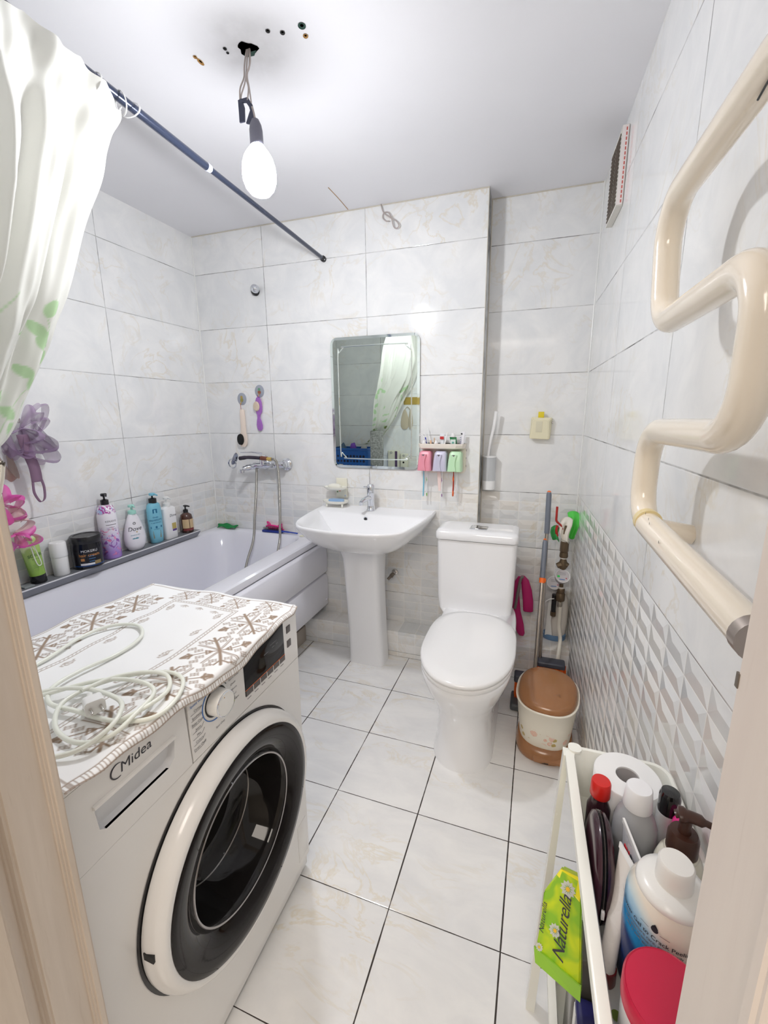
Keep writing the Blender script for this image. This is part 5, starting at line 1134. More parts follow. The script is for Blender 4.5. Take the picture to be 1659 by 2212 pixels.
# cream dispenser with yellow flap
t = thing('air_freshener', 'yellowed cream plastic box with a yellow flap on the recess wall', 'air freshener', (1.955, YR, 1.27))
bm = bmesh.new(); rings(bm, [[(x, YR - d_, z) for x, z in pts] for d_, pts in ((.001, [(1.906, 1.225), (2.004, 1.222), (2.010, 1.315), (1.910, 1.318)]), (.024, [(1.903, 1.214), (2.002, 1.210), (2.006, 1.316), (1.908, 1.320)]), (.038, [(1.908, 1.212), (1.996, 1.208), (1.990, 1.30), (1.920, 1.304)]))])
bmesh.ops.bevel(bm, geom=bm.edges[:], offset=.003, segments=2, affect='EDGES'); wpart('housing', bm, 'yellow_cream', t, 30)
wpart('label_panel', B((1.932, YR - .0392, 1.245), (1.962, YR - .0375, 1.298), .0005), mat('worn_label', (.66, .62, .46), .5), t); wpart('yellow_flap', B((1.940, YR - .026, 1.316), (1.968, YR - .018, 1.345), .002), mat('yellow_flap', (.72, .58, .02), .35), t); wpart('side_knob', lathe([(.004, 0), (.004, .007)], 10, (2.006, YR - .02, 1.292), 'x'), 'steel', t)

# ventilation grille on the right wall
t = thing('vent_grille', 'square wall vent grille near the ceiling with a strip of red-printed tape', 'vent', (WR(-.26), -.26, 2.16))
n_ = Vector((-1, -.0314, 0)).normalized()
def rw(y, z, off): return (WR(y) + n_.x * off, y + n_.y * off, z)
bm = bmesh.new(); rings(bm, [[rw(y, z, o_) for y, z in ((-.352, 2.045), (-.165, 2.045), (-.165, 2.29), (-.352, 2.29))] for o_ in (.001, .022)]); wpart('frame', bm, mat('old_white', (.70, .68, .62), .5), t)
for k in range(18):
    z = 2.055 + k * .0125
    for a_, b_ in ((-.336, -.258), (-.250, -.178)):
        bm = bmesh.new(); rings(bm, [[rw(a_, z, .0225), rw(b_, z, .0225), rw(b_, z + .0062, .0225), rw(a_, z + .0062, .0225)], [rw(a_, z + .001, .0245), rw(b_, z + .001, .0245), rw(b_, z + .0052, .0245), rw(a_, z + .0052, .0245)]]); wpart('slot', bm, mat('slot_brown', (.10, .075, .055), .7) if (k, a_) == (0, -.336) else bpy.data.materials['slot_brown'], t)
bm = bmesh.new(); rings(bm, [[rw(-.353, z, o_) for z, o_ in ((2.048, .003), (2.288, .003), (2.288, .022), (2.048, .022))], [rw(-.3545, z, o_) for z, o_ in ((2.048, .003), (2.288, .003), (2.288, .022), (2.048, .022))]]); wpart('tape_strip', bm, mat('tape_white', (.80, .74, .72), .5), t)
redp = mat('red_print', (.60, .12, .10), .5)
for k in range(16): wpart('tape_print', (lambda b_: rings(b_, [[rw(-.3547, z, o_) for z, o_ in ((2.054 + k * .0145, .007), (2.0635 + k * .0145, .007), (2.0635 + k * .0145, .011), (2.054 + k * .0145, .011))], [rw(-.3550, z, o_) for z, o_ in ((2.054 + k * .0145, .007), (2.0635 + k * .0145, .007), (2.0635 + k * .0145, .011), (2.054 + k * .0145, .011))]]))(bmesh.new()), redp, t)

# heated towel rail
t = thing('towel_rail', 'cream painted serpentine heated towel rail on the right wall', 'towel rail', (WR(-1.5), -1.5, 1.4))
OFF = .080
def rp(y, z, off=OFF): return Vector((WR(y) - off, y, z))
path = corner_path([rp(-1.735, 1.128), rp(-1.318, 1.148), rp(-1.318, 1.305), rp(-1.652, 1.308), rp(-1.652, 1.484), rp(-1.318, 1.480), rp(-1.275, 1.674), rp(-1.60, 1.676), rp(-1.78, 1.66)], .062, 10)
wpart('pipe', tube(path, .0205, 24), 'cream', t, 60)
wpart('end_cap', tube([rp(-1.731, 1.1282), rp(-1.745, 1.1275)], [.0218, .0215], 24), mat('worn_chrome', (.42, .36, .32), .3, metal=.9), t)
wpart('bracket', tube([(WR(-1.333, .0), -1.333, 1.123), (WR(-1.333, .045), -1.335, 1.130)], .0175, 24), 'cream', t); wpart('bracket_neck', tube([(WR(-1.333, .043), -1.335, 1.130), (WR(-1.34, .070), -1.350, 1.142)], [.0175, .012], 20), 'cream', t)
wpart('clip_ring', tube([rp(-1.357, 1.150), rp(-1.372, 1.149)], .0217, 24), mat('yellow_clip', (.74, .62, .34), .35), t)
wpart('bracket', tube([(WR(-1.70, 0), -1.70, 1.675), (WR(-1.70, .062), -1.70, 1.675)], .0175, 24), mat('bracket_yellow', (.76, .68, .46), .35), t)
o = wpart('paint_crack', tube(catmull([rp(-1.575, 1.652, OFF + .004), rp(-1.60, 1.6545, OFF + .006), rp(-1.625, 1.6535, OFF + .010), rp(-1.66, 1.650, OFF + .016)], 4), .0012, 6), 'black', t)
for (y, z, o_) in ((-1.42, 1.166, .094), (-1.43, 1.161, .095), (-1.50, 1.150, .0995), (-1.385, 1.168, .09)): wpart('paint_chip', lathe([(.0016, 0), (.0001, .0005)], 7, tuple(rp(y, z, o_)), 'x', sy=1.6), 'dark_metal', t)

# =================================================================== CORNER BEHIND THE TOILET
# floor brushes with telescopic handles
steelp = mat('steel_pole', (.50, .45, .40), .22, metal=1)
def pole(name, lab, top, bot, grips, group='telescopic floor brushes'):
    t = thing(name, lab, 'brush', bot, group=group); T, Bt = Vector(top), Vector(bot); d = (T - Bt); L = d.length; d.normalize(); at_ = lambda s_: Bt + d * s_
    wpart('pole', tube([at_(.02), at_(L - .02)], .0085, 16), steelp, t)
    for g0, g1, r in grips: wpart('grip', tube([at_(L - g1), at_(L - g1 + .006), at_(L - g0 - .012), at_(L - g0)], [r * .9, r, r, r * .8], 20), 'grey_rubber', t)
    return t, at_, L
t, at_, L = pole('floor_brush', 'long grey and orange brush handle, taller of the two, leaning in the corner', (2.013, -.005, .960), (2.020, -.165, .12), ((0.002, .205, .0125),))
wpart('end_cap', tube([at_(L - .001), at_(L + .006)], [.0105, .006], 18), 'orange', t); 
wpart('brush_head', B((2.005, -.205, .128), (2.135, -.145, .156), .010, 3), mat('slate_plastic', (.055, .06, .08), .4), t)
bm = bmesh.new()
for k in range(150): x = random.uniform(2.008, 2.138); y = random.uniform(-.208, -.15); lathe([(.0026, 0), (.0016, .12)], 4, (x + random.uniform(-.004, .004), y, .010), bm=bm)
q = wpart('bristles', bm, 'orange', t); q['kind'] = 'stuff'
t, at_, L = pole('floor_brush', 'grey and orange brush handle, shorter of the two, in front of the taller one', (2.010, -.05, .728), (1.995, -.30, .12), ((0.002, .187, .0125),))
wpart('end_cap', tube([at_(L - .001), at_(L + .007)], [.0108, .006], 18), 'orange', t); wpart('lock_ring', tube([at_(L - .210), at_(L - .186)], .0138, 20), 'orange', t); wpart('ring_tab', B(tuple(at_(L - .200) + Vector((.010, -.004, -.004))), tuple(at_(L - .200) + Vector((.017, .004, .012))), .001), 'orange', t)
wpart('brush_head', B((1.905, -.345, .112), (2.0, -.290, .150), .010, 3), mat('slate_plastic2', (.055, .06, .08), .4), t)
bm = bmesh.new()
for k in range(170): x = random.uniform(1.91, 1.995); y = random.uniform(-.343, -.292); lathe([(.0024, .07), (.0018, .15)], 4, (x, y, -.035), bm=bm)
q = wpart('bristles', bm, 'orange', t); q['kind'] = 'stuff'
wpart('dust_tray', B((1.895, -.40, .002), (2.0, -.285, .035), .012, 3), mat('slate_plastic3', (.09, .10, .11), .4), t)

# water meters, valves and pipes
def fit(t, name, c, prof, m, seg=20, axis='z', smooth=40): return wpart(name, lathe(prof, seg, c, axis), m, t, smooth)
dial = mat('meter_face', (.55, .52, .53), .2, coat=.5); wr_ = mat('worn_white', (.78, .74, .68), .5)
def meter(name, lab, x, y, z, s_, tilt, green):
    t = thing('water_meter', lab, 'water meter', (x, y, z), group='water meters on the corner pipes')
    mw = Matrix.Translation((x, y, z)) @ Matrix.Rotation(math.radians(52), 4, 'X') @ Matrix.Rotation(math.radians(tilt), 4, 'Y')
    def loc(name_, bm, m, sm=40, lab_=None):
        me = finish(bm, sm); me.transform(mw); return obj(name_, me, m, t, None, off=t.location)
    loc('meter_body', lathe([(.026, -.038), (.032, -.03), (.034, -.012), (.035, -.010), (.035, .002)], 32), mat('meter_plastic', (.50, .48, .50), .2))
    loc('bezel', lathe([(.035, .002), (.0365, .006), (.034, .0105), (.032, .0095)], 36, cap0=False, cap1=False), 'white_gloss'); f = loc('dial_face', lathe([(.0325, .0085), (.0001, .0085)], 36, cap0=False), dial)
    def sub(nm, bm, m):
        me = finish(bm, None); me.transform(mw); o = obj(nm, me, m, f, None, off=t.location)
    if green: sub('green_sticker', B((-.026, -.010, .0088), (-.014, .000, .0096)), mat('green_sticker', (.05, .70, .12), .4))
    sub('blue_stripe', B((-.016, -.022, .0088), (.010, -.018, .0094)), mat('blue_stripe', (.06, .16, .42), .4)); sub('red_dot', lathe([(.0032, .009), (.0001, .0094)], 12, (.017, -.012, 0), cap0=False), mat('red_dot', (.50, .05, .10), .4))
    for k in range(3): sub('number_row', B((-.016, .004 + k * .006, .0088), (.014, .0052 + k * .006, .0092)), ink_grey)
    return t
mx, my = 2.104, .012
meter('a', 'round clear-lidded water meter with green sticker, upper and nearer one', 2.104, -.012, .535, 1, 6, True)
meter('b', 'round grey water meter partly behind the one with the green sticker', 2.072, .030, .478, 1, -8, False)
t = thing('pipe_assembly', 'dark corroded vertical pipe with fittings and red lever valves in the corner', 'pipe', (mx, my, .33))
V = lambda nm, prof, m='brass', seg=20, c=(mx, my, 0): fit(t, nm, c, prof, m, seg)
V('pipe', [(.010, .36), (.010, .82)], 'brass'); V('union_nut', [(.018, .655), (.0205, .66), (.0205, .705), (.019, .712)], 'brass', 8); V('white_collar', [(.019, .712), (.021, .715), (.019, .722)], wr_); V('fitting', [(.019, .628), (.021, .634), (.019, .655)], 'brass'); V('ptfe_band', [(.0165, .622), (.0165, .629)], wr_)
V('filter_body', [(.014, .565), (.019, .575), (.020, .60), (.014, .618), (.013, .624)], 'brass'); wpart('filter_arm', tube([(mx, my, .595), (mx - .028, my - .008, .582)], [.018, .014], 8), 'brass', t); wpart('filter_arm', tube([(mx, my, .598), (mx + .024, my - .004, .586)], [.017, .012], 8), 'brass', t)
V('nut', [(.016, .425), (.019, .43), (.019, .458), (.016, .463)], 'brass', 8); V('ptfe_band', [(.016, .463), (.017, .470)], wr_); V('dark_fitting', [(.021, .395), (.022, .398), (.022, .432), (.020, .436)], 'brass', 10)
wpart('side_pipe', tube([(mx - .028, my + .01, .42), (mx - .028, my + .01, .30)], .012, 14), 'black', t); wpart('side_nut', lathe([(.013, .30), (.014, .305), (.014, .325)], 8, (mx - .028, my + .01, 0)), 'brass', t); V('steel_nut', [(.011, .358), (.012, .362), (.012, .385), (.010, .392)], mat('dull_nickel', (.45, .42, .36), .4, metal=.6), 6)
wpart('valve_body', tube([(mx - .004, my - .012, .755), (mx - .004, my - .016, .80)], .015, 10), 'brass', t); wpart('valve_stem', tube([(mx - .008, my - .015, .775), (mx - .022, my - .030, .785)], .006, 10), 'steel', t)
red = mat('red_lever', (.42, .02, .015), .35)
wpart('valve_lever', tube(catmull([(mx - .018, my - .030, .780), (mx - .026, my - .035, .800), (mx - .048, my - .040, .822), (mx - .050, my - .040, .850), (mx - .050, my - .038, .893)], 5), [.0045] * 8 + [.0055] * 13, 10), red, t)
wpart('valve_lever', tube(catmull([(mx - .040, my - .035, .745), (mx - .046, my - .038, .775), (mx - .042, my - .036, .800)], 5), .0065, 10), red, t)
wpart('seal_wire', tube(catmull([(mx - .075, my - .01, .375), (mx - .055, my - .015, .398), (mx - .03, my - .005, .402)], 5), .0025, 8), 'white_gloss', t)
t = thing('white_hose', 'bent white plastic water pipe running from the meters down to an elbow at the wall', 'pipe', (mx, my, .1))
wpart('pipe_run', tube(catmull([(mx + .003, my - .004, .362), (mx + .003, my - .004, .30), (mx + .004, my - .010, .25), (mx + .012, my - .04, .20), (mx + .006, my - .10, .15), (mx, my - .115, .09)], 7), .0095, 16), mat('ivory_pipe', (.82, .79, .70), .3), t, 60)
wpart('elbow', tube(catmull([(mx, my - .115, .10), (mx, my - .118, .072), (mx + .012, my - .125, .062), (mx + .030, my - .130, .060)], 5), .0145, 12), 'brass', t); wpart('pipe_stub', tube([(mx + .028, my - .130, .060), (mx + .044, my - .132, .052)], .0095, 14), mat('ivory_pipe2', (.82, .79, .70), .3), t)
# rags on the valves
def rag(name, lab, m, P_, group='rags hung on the valves', th=.002):
    o = obj(name, grid_obj(np.array(P_)), m, smooth=None); solidify(o, th, 1); root_at(o, tuple(P_[0][0])); tag(o, lab, 'rag', group); return o
def drape(x0, x1, ztop, zl, zr, y0, fw, seed, nu=22, nv=26, pinch=.0):
    out = []
    for i in range(nu):
        a_ = i / (nu - 1); row = []
        for j in range(nv):
            b_ = j / (nv - 1); zb = zl + (zr - zl) * a_ + .008 * math.sin(a_ * 7 + seed); xm = (x0 + x1) / 2; x = x0 + (x1 - x0) * a_; x = xm + (x - xm) * (1 - pinch * b_)
            row.append((x + .006 * math.sin(b_ * 4 + seed), y0 - fw * math.sin(min(b_ * 4, 1) * PI / 2) + .008 * math.sin(a_ * 9 + seed + b_ * 2) * (.3 + b_), ztop - (ztop - zb) * b_ - .012 * (2 * a_ - 1) ** 2 * (1 - b_)))
        out.append(row)
    return out
brg = mat('bright_green_cloth', (.10, .62, .09), .8); whc = mat('white_rag', (.80, .76, .68), .85); dkg = mat('mid_green_cloth', (.05, .35, .09), .8)
rag('green_rag', 'bright green cloth hanging at the right over the corner valve', brg, drape(2.105, 2.160, .862, .735, .725, .045, .030, .4, pinch=.3))
rag('white_rag', 'off-white cloth hanging between the valve levers and the green cloth', whc, drape(2.072, 2.128, .838, .745, .705, .010, .030, 2.1, pinch=.25))
rag('small_green_rag', 'small darker green cloth wound round the lower red lever', dkg, drape(2.036, 2.074, .795, .732, .715, -.005, .018, 3.3, pinch=.1))
# magenta rubber cloth folded over a grey hose, left of the brushes
mg = mat('magenta_rubber', (.48, .01, .14), .55)
t = thing('folded_rubber_mat', 'magenta rubber cloth folded over a grey hose between toilet and brushes', 'rubber cloth', (1.92, .05, .16))
def lobe(rr_): bm = bmesh.new(); return rings(bm, rr_)
def lring(cx_, cy_, w, d_, z, n=20): return superell(cx_, cy_, w, d_, z, 2.6, n)
wpart('right_flap', lobe([lring(1.950, .035, .022, .010, .300), lring(1.952, .035, .026, .013, .305), lring(1.948, .040, .027, .014, .36), lring(1.938, .045, .026, .014, .42), lring(1.926, .050, .020, .013, .47), lring(1.915, .052, .010, .009, .490)]), mg, t, 60)
wpart('left_flap', lobe([lring(1.925, .030, .012, .008, .160), lring(1.922, .032, .020, .011, .172), lring(1.908, .040, .026, .013, .22), lring(1.892, .048, .022, .013, .29), lring(1.884, .052, .018, .013, .38), lring(1.890, .052, .018, .012, .45), lring(1.900, .052, .010, .008, .485)]), mg, t, 60)
wpart('grey_hose', tube(catmull([(1.916, .038, .492), (1.905, .030, .480), (1.896, .026, .42), (1.890, .024, .36), (1.884, .03, .31)], 6), .0075, 12), mat('grey_hose', (.20, .17, .16), .5), t)
# squeegee bottle / toilet cleaner holder
t = thing('brush_holder', 'white toilet brush holder with a blue base standing on the ledge in the corner', 'toilet brush holder', (2.092, .070, .152))
bm = bmesh.new(); rings(bm, [superell(2.092, .070, .056, .042, .153, 2), superell(2.092, .070, .058, .044, .158, 2), superell(2.092, .070, .058, .044, .180, 2), superell(2.092, .070, .050, .037, .181, 2), superell(2.092, .070, .050, .037, .166, 2)]); wpart('blue_base', bm, mat('dusty_blue', (.14, .26, .45), .4), t, 40)
bm = bmesh.new(); rings(bm, [superell(2.108, .078, .038, .029, .170, 2.2), superell(2.110, .078, .042, .031, .24, 2.2), superell(2.112, .080, .041, .031, .32, 2.2), superell(2.113, .082, .034, .026, .38, 2.2), superell(2.113, .084, .020, .02, .41, 2.2)]); wpart('container', bm, mat('warm_white', (.78, .75, .70), .35), t, 60)
wpart('side_strap', strip([(2.062, .042, .178), (2.058, .042, .26), (2.062, .042, .36), (2.078, .048, .405)], [.018, .011, .011, .010], .003), 'white_plastic', t)

# ------------------------------------------------------------------ PEDAL BIN
t = thing('pedal_bin', 'cream pedal bin with flower print, brown lid and brown base beside the toilet', 'bin', (2.040, -.56, 0))
bx_, by_ = 2.040, -.555
ca_, sa_ = math.cos(math.radians(-6)), math.sin(math.radians(-6))
def binr(rx_, ry_, z, e=2.5, dy=0.0, slope=0.0):
    out = []
    for x, y, _ in superell(0, 0, rx_, ry_, 0, e, 48):
        X, Y = x * ca_ - y * sa_, x * sa_ + y * ca_; out.append((bx_ + X, by_ + Y + dy, z + slope * y))
    return out
bm = bmesh.new(); rings(bm, [binr(.104, .118, 0, 2.5), binr(.108, .123, .006, 2.5), binr(.110, .124, .03, 2.5, 0, .02), binr(.104, .112, .062, 2.5, .004, .10), binr(.096, .10, .066, 2.5, .006, .10)]); wpart('base', bm, 'brown', t, 40)
def bin_print():
    t2 = NT('bin_print'); tc = t2.n('ShaderNodeTexCoord'); sp = t2.n('ShaderNodeSeparateXYZ'); t2.l(tc.outputs['Object'], sp.inputs[0]); z = sp.outputs[2]
    wav = t2.math('MULTIPLY_ADD', t2.math('SINE', t2.math('MULTIPLY', sp.outputs[0], 40)), .010, z)
    band = t2.math('MULTIPLY', t2.ramp(wav, .072, .080), t2.ramp(wav, .130, .122))
    v1 = t2.n('ShaderNodeTexVoronoi'); v1.inputs['Scale'].default_value = 34; t2.l(tc.outputs['Object'], v1.inputs['Vector'])
    wq = t2.n('ShaderNodeTexNoise'); wq.inputs['Scale'].default_value = 260; t2.l(tc.outputs['Object'], wq.inputs['Vector'])
    pick = t2.n('ShaderNodeSeparateColor'); t2.l(v1.outputs['Color'], pick.inputs[0])
    dd = t2.math('ADD', v1.outputs['Distance'], t2.math('MULTIPLY', t2.math('SUBTRACT', wq.outputs[0], .5), .25))
    ros = t2.math('MULTIPLY', t2.math('MULTIPLY', t2.math('LESS_THAN', dd, .46), t2.math('GREATER_THAN', pick.outputs[0], .34)), band)
    lf = t2.math('MULTIPLY', t2.math('MULTIPLY', t2.math('LESS_THAN', dd, .34), t2.math('LESS_THAN', pick.outputs[0], .34)), band)
    petal_ = t2.ramp(t2.math('SINE', t2.math('MULTIPLY', dd, 40)), -1, 1)
    rosec = t2.mix(petal_, (.80, .36, .24), (.86, .66, .55))
    c = t2.mix(t2.math('MULTIPLY', ros, .8), (.84, .80, .69), rosec); c = t2.mix(t2.math('MULTIPLY', lf, .85), c, (.48, .34, .04)); t2.l(c, t2.b.inputs['Base Color']); t2.b.inputs['Roughness'].default_value = .3; return t2.m
bm = bmesh.new(); rings(bm, [binr(.096, .102, .058, 2.5, .004, .10), binr(.099, .106, .068, 2.5, .004, .10), binr(.108, .118, .160, 2.5, .0, -.03), binr(.116, .127, .236, 2.5, 0, -.16), binr(.119, .130, .244, 2.5, 0, -.16), binr(.1195, .1305, .250, 2.5, 0, -.16), binr(.116, .127, .251, 2.5, 0, -.16)]) if False else None
bm = bmesh.new(); rings(bm, [binr(.096, .102, .056, 2.5, .004, .10), binr(.099, .106, .070, 2.5, .004, .08), binr(.107, .117, .150, 2.5, .0, .05), binr(.114, .126, .226, 2.5, 0, .10), binr(.119, .131, .234, 2.5, 0, .12), binr(.1195, .132, .240, 2.5, 0, .12), binr(.115, .127, .242, 2.5, 0, .12), binr(.112, .124, .238, 2.5, 0, .12)]); wpart('bucket', bm, bin_print(), t, 60)
bm = bmesh.new(); rings(bm, [binr(.110, .122, .236, 2.5, .0, .12), binr(.111, .123, .244, 2.5, 0, .13), binr(.108, .118, .256, 2.5, 0, .13), binr(.100, .108, .264, 2.5, .002, .12), binr(.060, .07, .272, 2.3, .006, .11), binr(.01, .01, .274, 2, .008, .1)]); ld = wpart('lid', bm, 'brown', t, 60)
emb = mapverts(text_mesh('AKLOTE', .018), lambda a, b_: Vector((bx_ + .012 + a * ca_, by_ - .050 + a * sa_ + b_, 2.0 * 0 + .2722 - .006 + .11 * b_))); obj('embossed_name', emb, mat('embossed_brown', (.20, .10, .05), .4), ld, None, off=t.location)
bm = bmesh.new(); rings(bm, [[(bx_ + .006 + x, by_ - .104 - y_, z) for x, y_, z in r] for r in ([(-.045, .0, .026), (.050, -.002, .026), (.050, -.002, .034), (-.045, 0, .034)], [(-.050, .018, .020), (.055, .014, .020), (.055, .014, .030), (-.050, .018, .030)], [(-.044, .028, .016), (.050, .024, .016), (.050, .024, .025), (-.044, .028, .025)])]); wpart('pedal', bm, mat('pedal_brown', (.36, .17, .075), .3), t, 30)
wpart('pedal_gap', B((bx_ - .010, by_ - .1305, .013), (bx_ + .014, by_ - .120, .018)), 'dark', t)

# =================================================================== SLIM PLASTIC CART and its contents
wpl = mat('cart_plastic', (.84, .84, .78), .25)
t = thing('slim_cart', 'slim white plastic storage cart between the right wall and the door frame', 'storage cart', (2.11, -1.63, 0))
def crr(x0, x1, y0, y1, r, z, sk=0.0): return [(x + sk * (y + 1.4), y, z_) for x, y, z_ in rrect(x0, x1, y0, y1, r, z, 5)]
def tier(z, h, name):
    x0, x1, y0, y1 = 2.027, 2.199, -1.868, -1.397; k = -.022
    bm = bmesh.new(); rings(bm, [crr(x0 + .008, x1 - .008, y0 + .008, y1 - .008, .03, z - h, k), crr(x0 + .004, x1 - .004, y0 + .004, y1 - .004, .03, z - .02, k), crr(x0 - .007, x1, y0, y1, .030, z - .018, k), crr(x0 - .007, x1, y0, y1, .030, z - .002, k), crr(x0 - .004, x1 - .003, y0 + .003, y1 - .003, .028, z, k), crr(x0 + .008, x1 - .008, y0 + .008, y1 - .008, .024, z - .001, k), crr(x0 + .010, x1 - .010, y0 + .010, y1 - .010, .022, z - .006, k), crr(x0 + .0125, x1 - .0125, y0 + .0125, y1 - .0125, .022, z - h + .003, k)])
    return wpart(name, bm, wpl, t, 40)
tier(.700, .105, 'tray'); tier(.185, .09, 'tray')
wpart('corner_cap', (lambda b_: rings(b_, [crr(2.026, 2.050, -1.420, -1.396, .010, .6985), crr(2.026, 2.050, -1.420, -1.396, .010, .7030)]))(bmesh.new()), wpl, t)
for (x, y, xb) in ((2.022, -1.408, 1.990), (2.034, -1.860, 2.006)):
    bm = bmesh.new(); rings(bm, [[(xb - .003, y - .012, 0), (xb + .016, y - .012, 0), (xb + .016, y + .010, 0), (xb - .003, y + .010, 0)], [(x - .004, y - .012, .69), (x + .006, y - .012, .69), (x + .006, y + .010, .69), (x - .004, y + .010, .69)]]); wpart('leg', bm, wpl, t, 30)
for y in (-1.408, -1.860): wpart('leg', B((2.191, y - .012, 0), (2.199, y + .010, .69), .002), wpl, t)
for (x, y) in ((2.063, -1.70), (2.068, -1.735)): wpart('drain_hole', lathe([(.006, .5992), (.0001, .5996)], 16, (x, y, 0), cap0=False), mat('hole_green', (.20, .28, .03), .5), t)
SG = 'toiletries in the top tray of the cart'
# toilet roll
t = thing('toilet_roll', 'white toilet paper roll standing at the far end of the cart tray', 'toilet roll', (2.117, -1.467, .600)); pap = mat('tissue', (.85, .85, .845), .85)
wpart('paper', lathe([(.0185, 0), (.0515, 0), (.0530, .002), (.0530, .116), (.0515, .118), (.0185, .118), (.0185, 0)], 44, (2.117, -1.467, .600), cap0=False, cap1=False), pap, t); wpart('core', lathe([(.0183, .001), (.0183, .115)], 30, (2.117, -1.467, .600), cap0=False, cap1=False), mat('card_core', (.46, .44, .44), .8), t)
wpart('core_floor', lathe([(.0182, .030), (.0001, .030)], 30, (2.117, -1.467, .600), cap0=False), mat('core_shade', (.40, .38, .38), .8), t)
# bottles
def bottle(name, lab, cat, x, y, prof, m, cap=None, capm=None, z=.600, seg=32, tilt=(0, 0, 0), sx=1, sy=1):
    t = thing(name, lab, cat, (x, y, z), tilt); local('bottle_body', lathe(prof, seg, sx=sx, sy=sy), m, t, 50)
    if cap: local('cap', lathe(cap, seg), capm, t, 40)
    return t
bottle('dark_bottle', 'dark bottle with a bright red screw cap beside the dark oval brush', 'bottle', 2.066, -1.524, [(.016, 0), (.018, .004), (.018, .095), (.012, .112), (.011, .120)], mat('dark_bottle', (.03, .01, .015), .15), [(.0145, .118), (.0155, .120), (.0150, .143), (.0135, .146), (.0001, .1465)], mat('red_cap', (.62, .02, .015), .3))
cl = NT('clear_grey'); cl.b.inputs['Base Color'].default_value = (.46, .47, .49, 1); cl.b.inputs['Roughness'].default_value = .08; cl.b.inputs['Alpha'].default_value = .80
bottle('clear_bottle', 'clear grey bottle with large white cap in front of the toilet roll', 'bottle', 2.112, -1.555, [(.026, 0), (.030, .004), (.031, .09), (.030, .115), (.024, .134), (.0195, .142), (.0190, .146)], cl.m, [(.0200, .144), (.0205, .146), (.0180, .176), (.0165, .178), (.0001, .1785)], mat('snow_cap', (.86, .86, .88), .25))
bottle('roll_on', 'white bottle with glossy black cap beside the toilet roll', 'bottle', 2.163, -1.526, [(.014, 0), (.0155, .004), (.0155, .118), (.0150, .121)], mat('pale_grey_body', (.62, .62, .62), .3), [(.0142, .120), (.0150, .124), (.0150, .150), (.0125, .157), (.0001, .159)], mat('black_cap', (.006, .006, .006), .08, coat=.6))
bottle('pink_cap_bottle', 'pale pink bottle with hot pink cap by the right wall', 'bottle', 2.1735, -1.554, [(.012, 0), (.0135, .003), (.0135, .095), (.011, .105)], mat('pale_pink_body', (.78, .62, .66), .3), [(.0125, .100), (.0135, .104), (.0125, .132), (.010, .137), (.0001, .138)], mat('pink_cap', (.85, .04, .28), .25))
t = bottle('lotion_pump_bottle', 'cream lotion bottle with dark brown pump near the door frame', 'bottle', 2.158, -1.604, [(.027, 0), (.0305, .004), (.0315, .08), (.0305, .108), (.026, .124), (.0205, .130), (.0215, .133), (.0205, .136)], mat('cream_lotion', (.80, .77, .66), .25))
bp = mat('dark_brown_pump', (.055, .020, .012), .3)
p = local('pump_collar', lathe([(.0190, .134), (.0195, .136), (.0190, .160), (.0165, .166), (.008, .167), (.0075, .178)], 30), bp, t)
q = local('pump_head', tube(catmull([(-.013, .002, .190), (-.006, .001, .193), (.012, -.002, .193), (.034, -.006, .189), (.050, -.009, .184)], 5), [.0065] * 4 + [.0125] * 3 + [.0095] * 5 + [.0055] * 5 + [.005] * 4, 14, flat=.62), bp, p, 60); local('pump_stem', lathe([(.0075, .176), (.0080, .190)], 16), bp, p)
t = bottle('body_lotion_bottle', 'large cream bottle with blue wave print, stepped white shoulder and round cap', 'bottle', 2.124, -1.684, [(.042, 0), (.048, .005), (.049, .05), (.0490, .130), (.0470, .143), (.0400, .156)], None if False else (lambda: (lambda t2: t2)(None))() or mat('tmp_cream', (.82, .76, .66), .25))
def wave():
    t2 = NT('blue_wave_label'); tc = t2.n('ShaderNodeTexCoord'); sp = t2.n('ShaderNodeSeparateXYZ'); t2.l(tc.outputs['Object'], sp.inputs[0])
    # wave edge climbs toward -x side
    e_ = t2.math('ADD', sp.outputs[2], t2.math('MULTIPLY', sp.outputs[0], 1.05)); e_ = t2.math('ADD', e_, t2.math('MULTIPLY', t2.math('SINE', t2.math('MULTIPLY', sp.outputs[1], 45)), .004))
    c = t2.mix(t2.ramp(e_, .060, .100), (.02, .28, .62), (.55, .72, .80)); c = t2.mix(t2.ramp(e_, .090, .112), c, (.82, .76, .66)); c = t2.mix(t2.ramp(e_, .046, .034), c, (.02, .05, .20))
    t2.l(c, t2.b.inputs['Base Color']); t2.b.inputs['Roughness'].default_value = .22; return t2.m
t.children[0].data.materials[0] = wave()
local('shoulder_ring', lathe([(.0395, .155), (.0405, .158), (.0385, .163), (.030, .167), (.022, .169)], 40), mat('shoulder_white', (.84, .83, .80), .25), t, 50); local('cap', lathe([(.0200, .167), (.0205, .170), (.0195, .196), (.0175, .1985), (.0001, .199)], 36), mat('cap_ivory', (.86, .84, .80), .3), t, 40)
for k, (s_, z_, sz) in enumerate([('Use Shower Gel to Crack Peeling Line', .1265, .0070), ('sleek moisture care, gentle body', .1195, .0050), ('soft skin creme with light oils', .1135, .0050), ('and a soft scent for all day', .1075, .0050)]):
    obj('lettering', on_cyl(text_mesh(s_, sz * 1.1, 0, 0, 1, .00008), .0492, -2.25, z_, eps=.0009), ink if k == 0 else ink_grey, t, None)
obj('drop_emblem', on_cyl(text_mesh('♦', .009), .0492, -2.15, .1395, .0478, .0478, eps=.0008), ink, t, None)
obj('drop_emblem', on_cyl(text_mesh('●', .0105), .0492, -2.15, .1370, .0482, .0482, eps=.0010), ink, t, None)
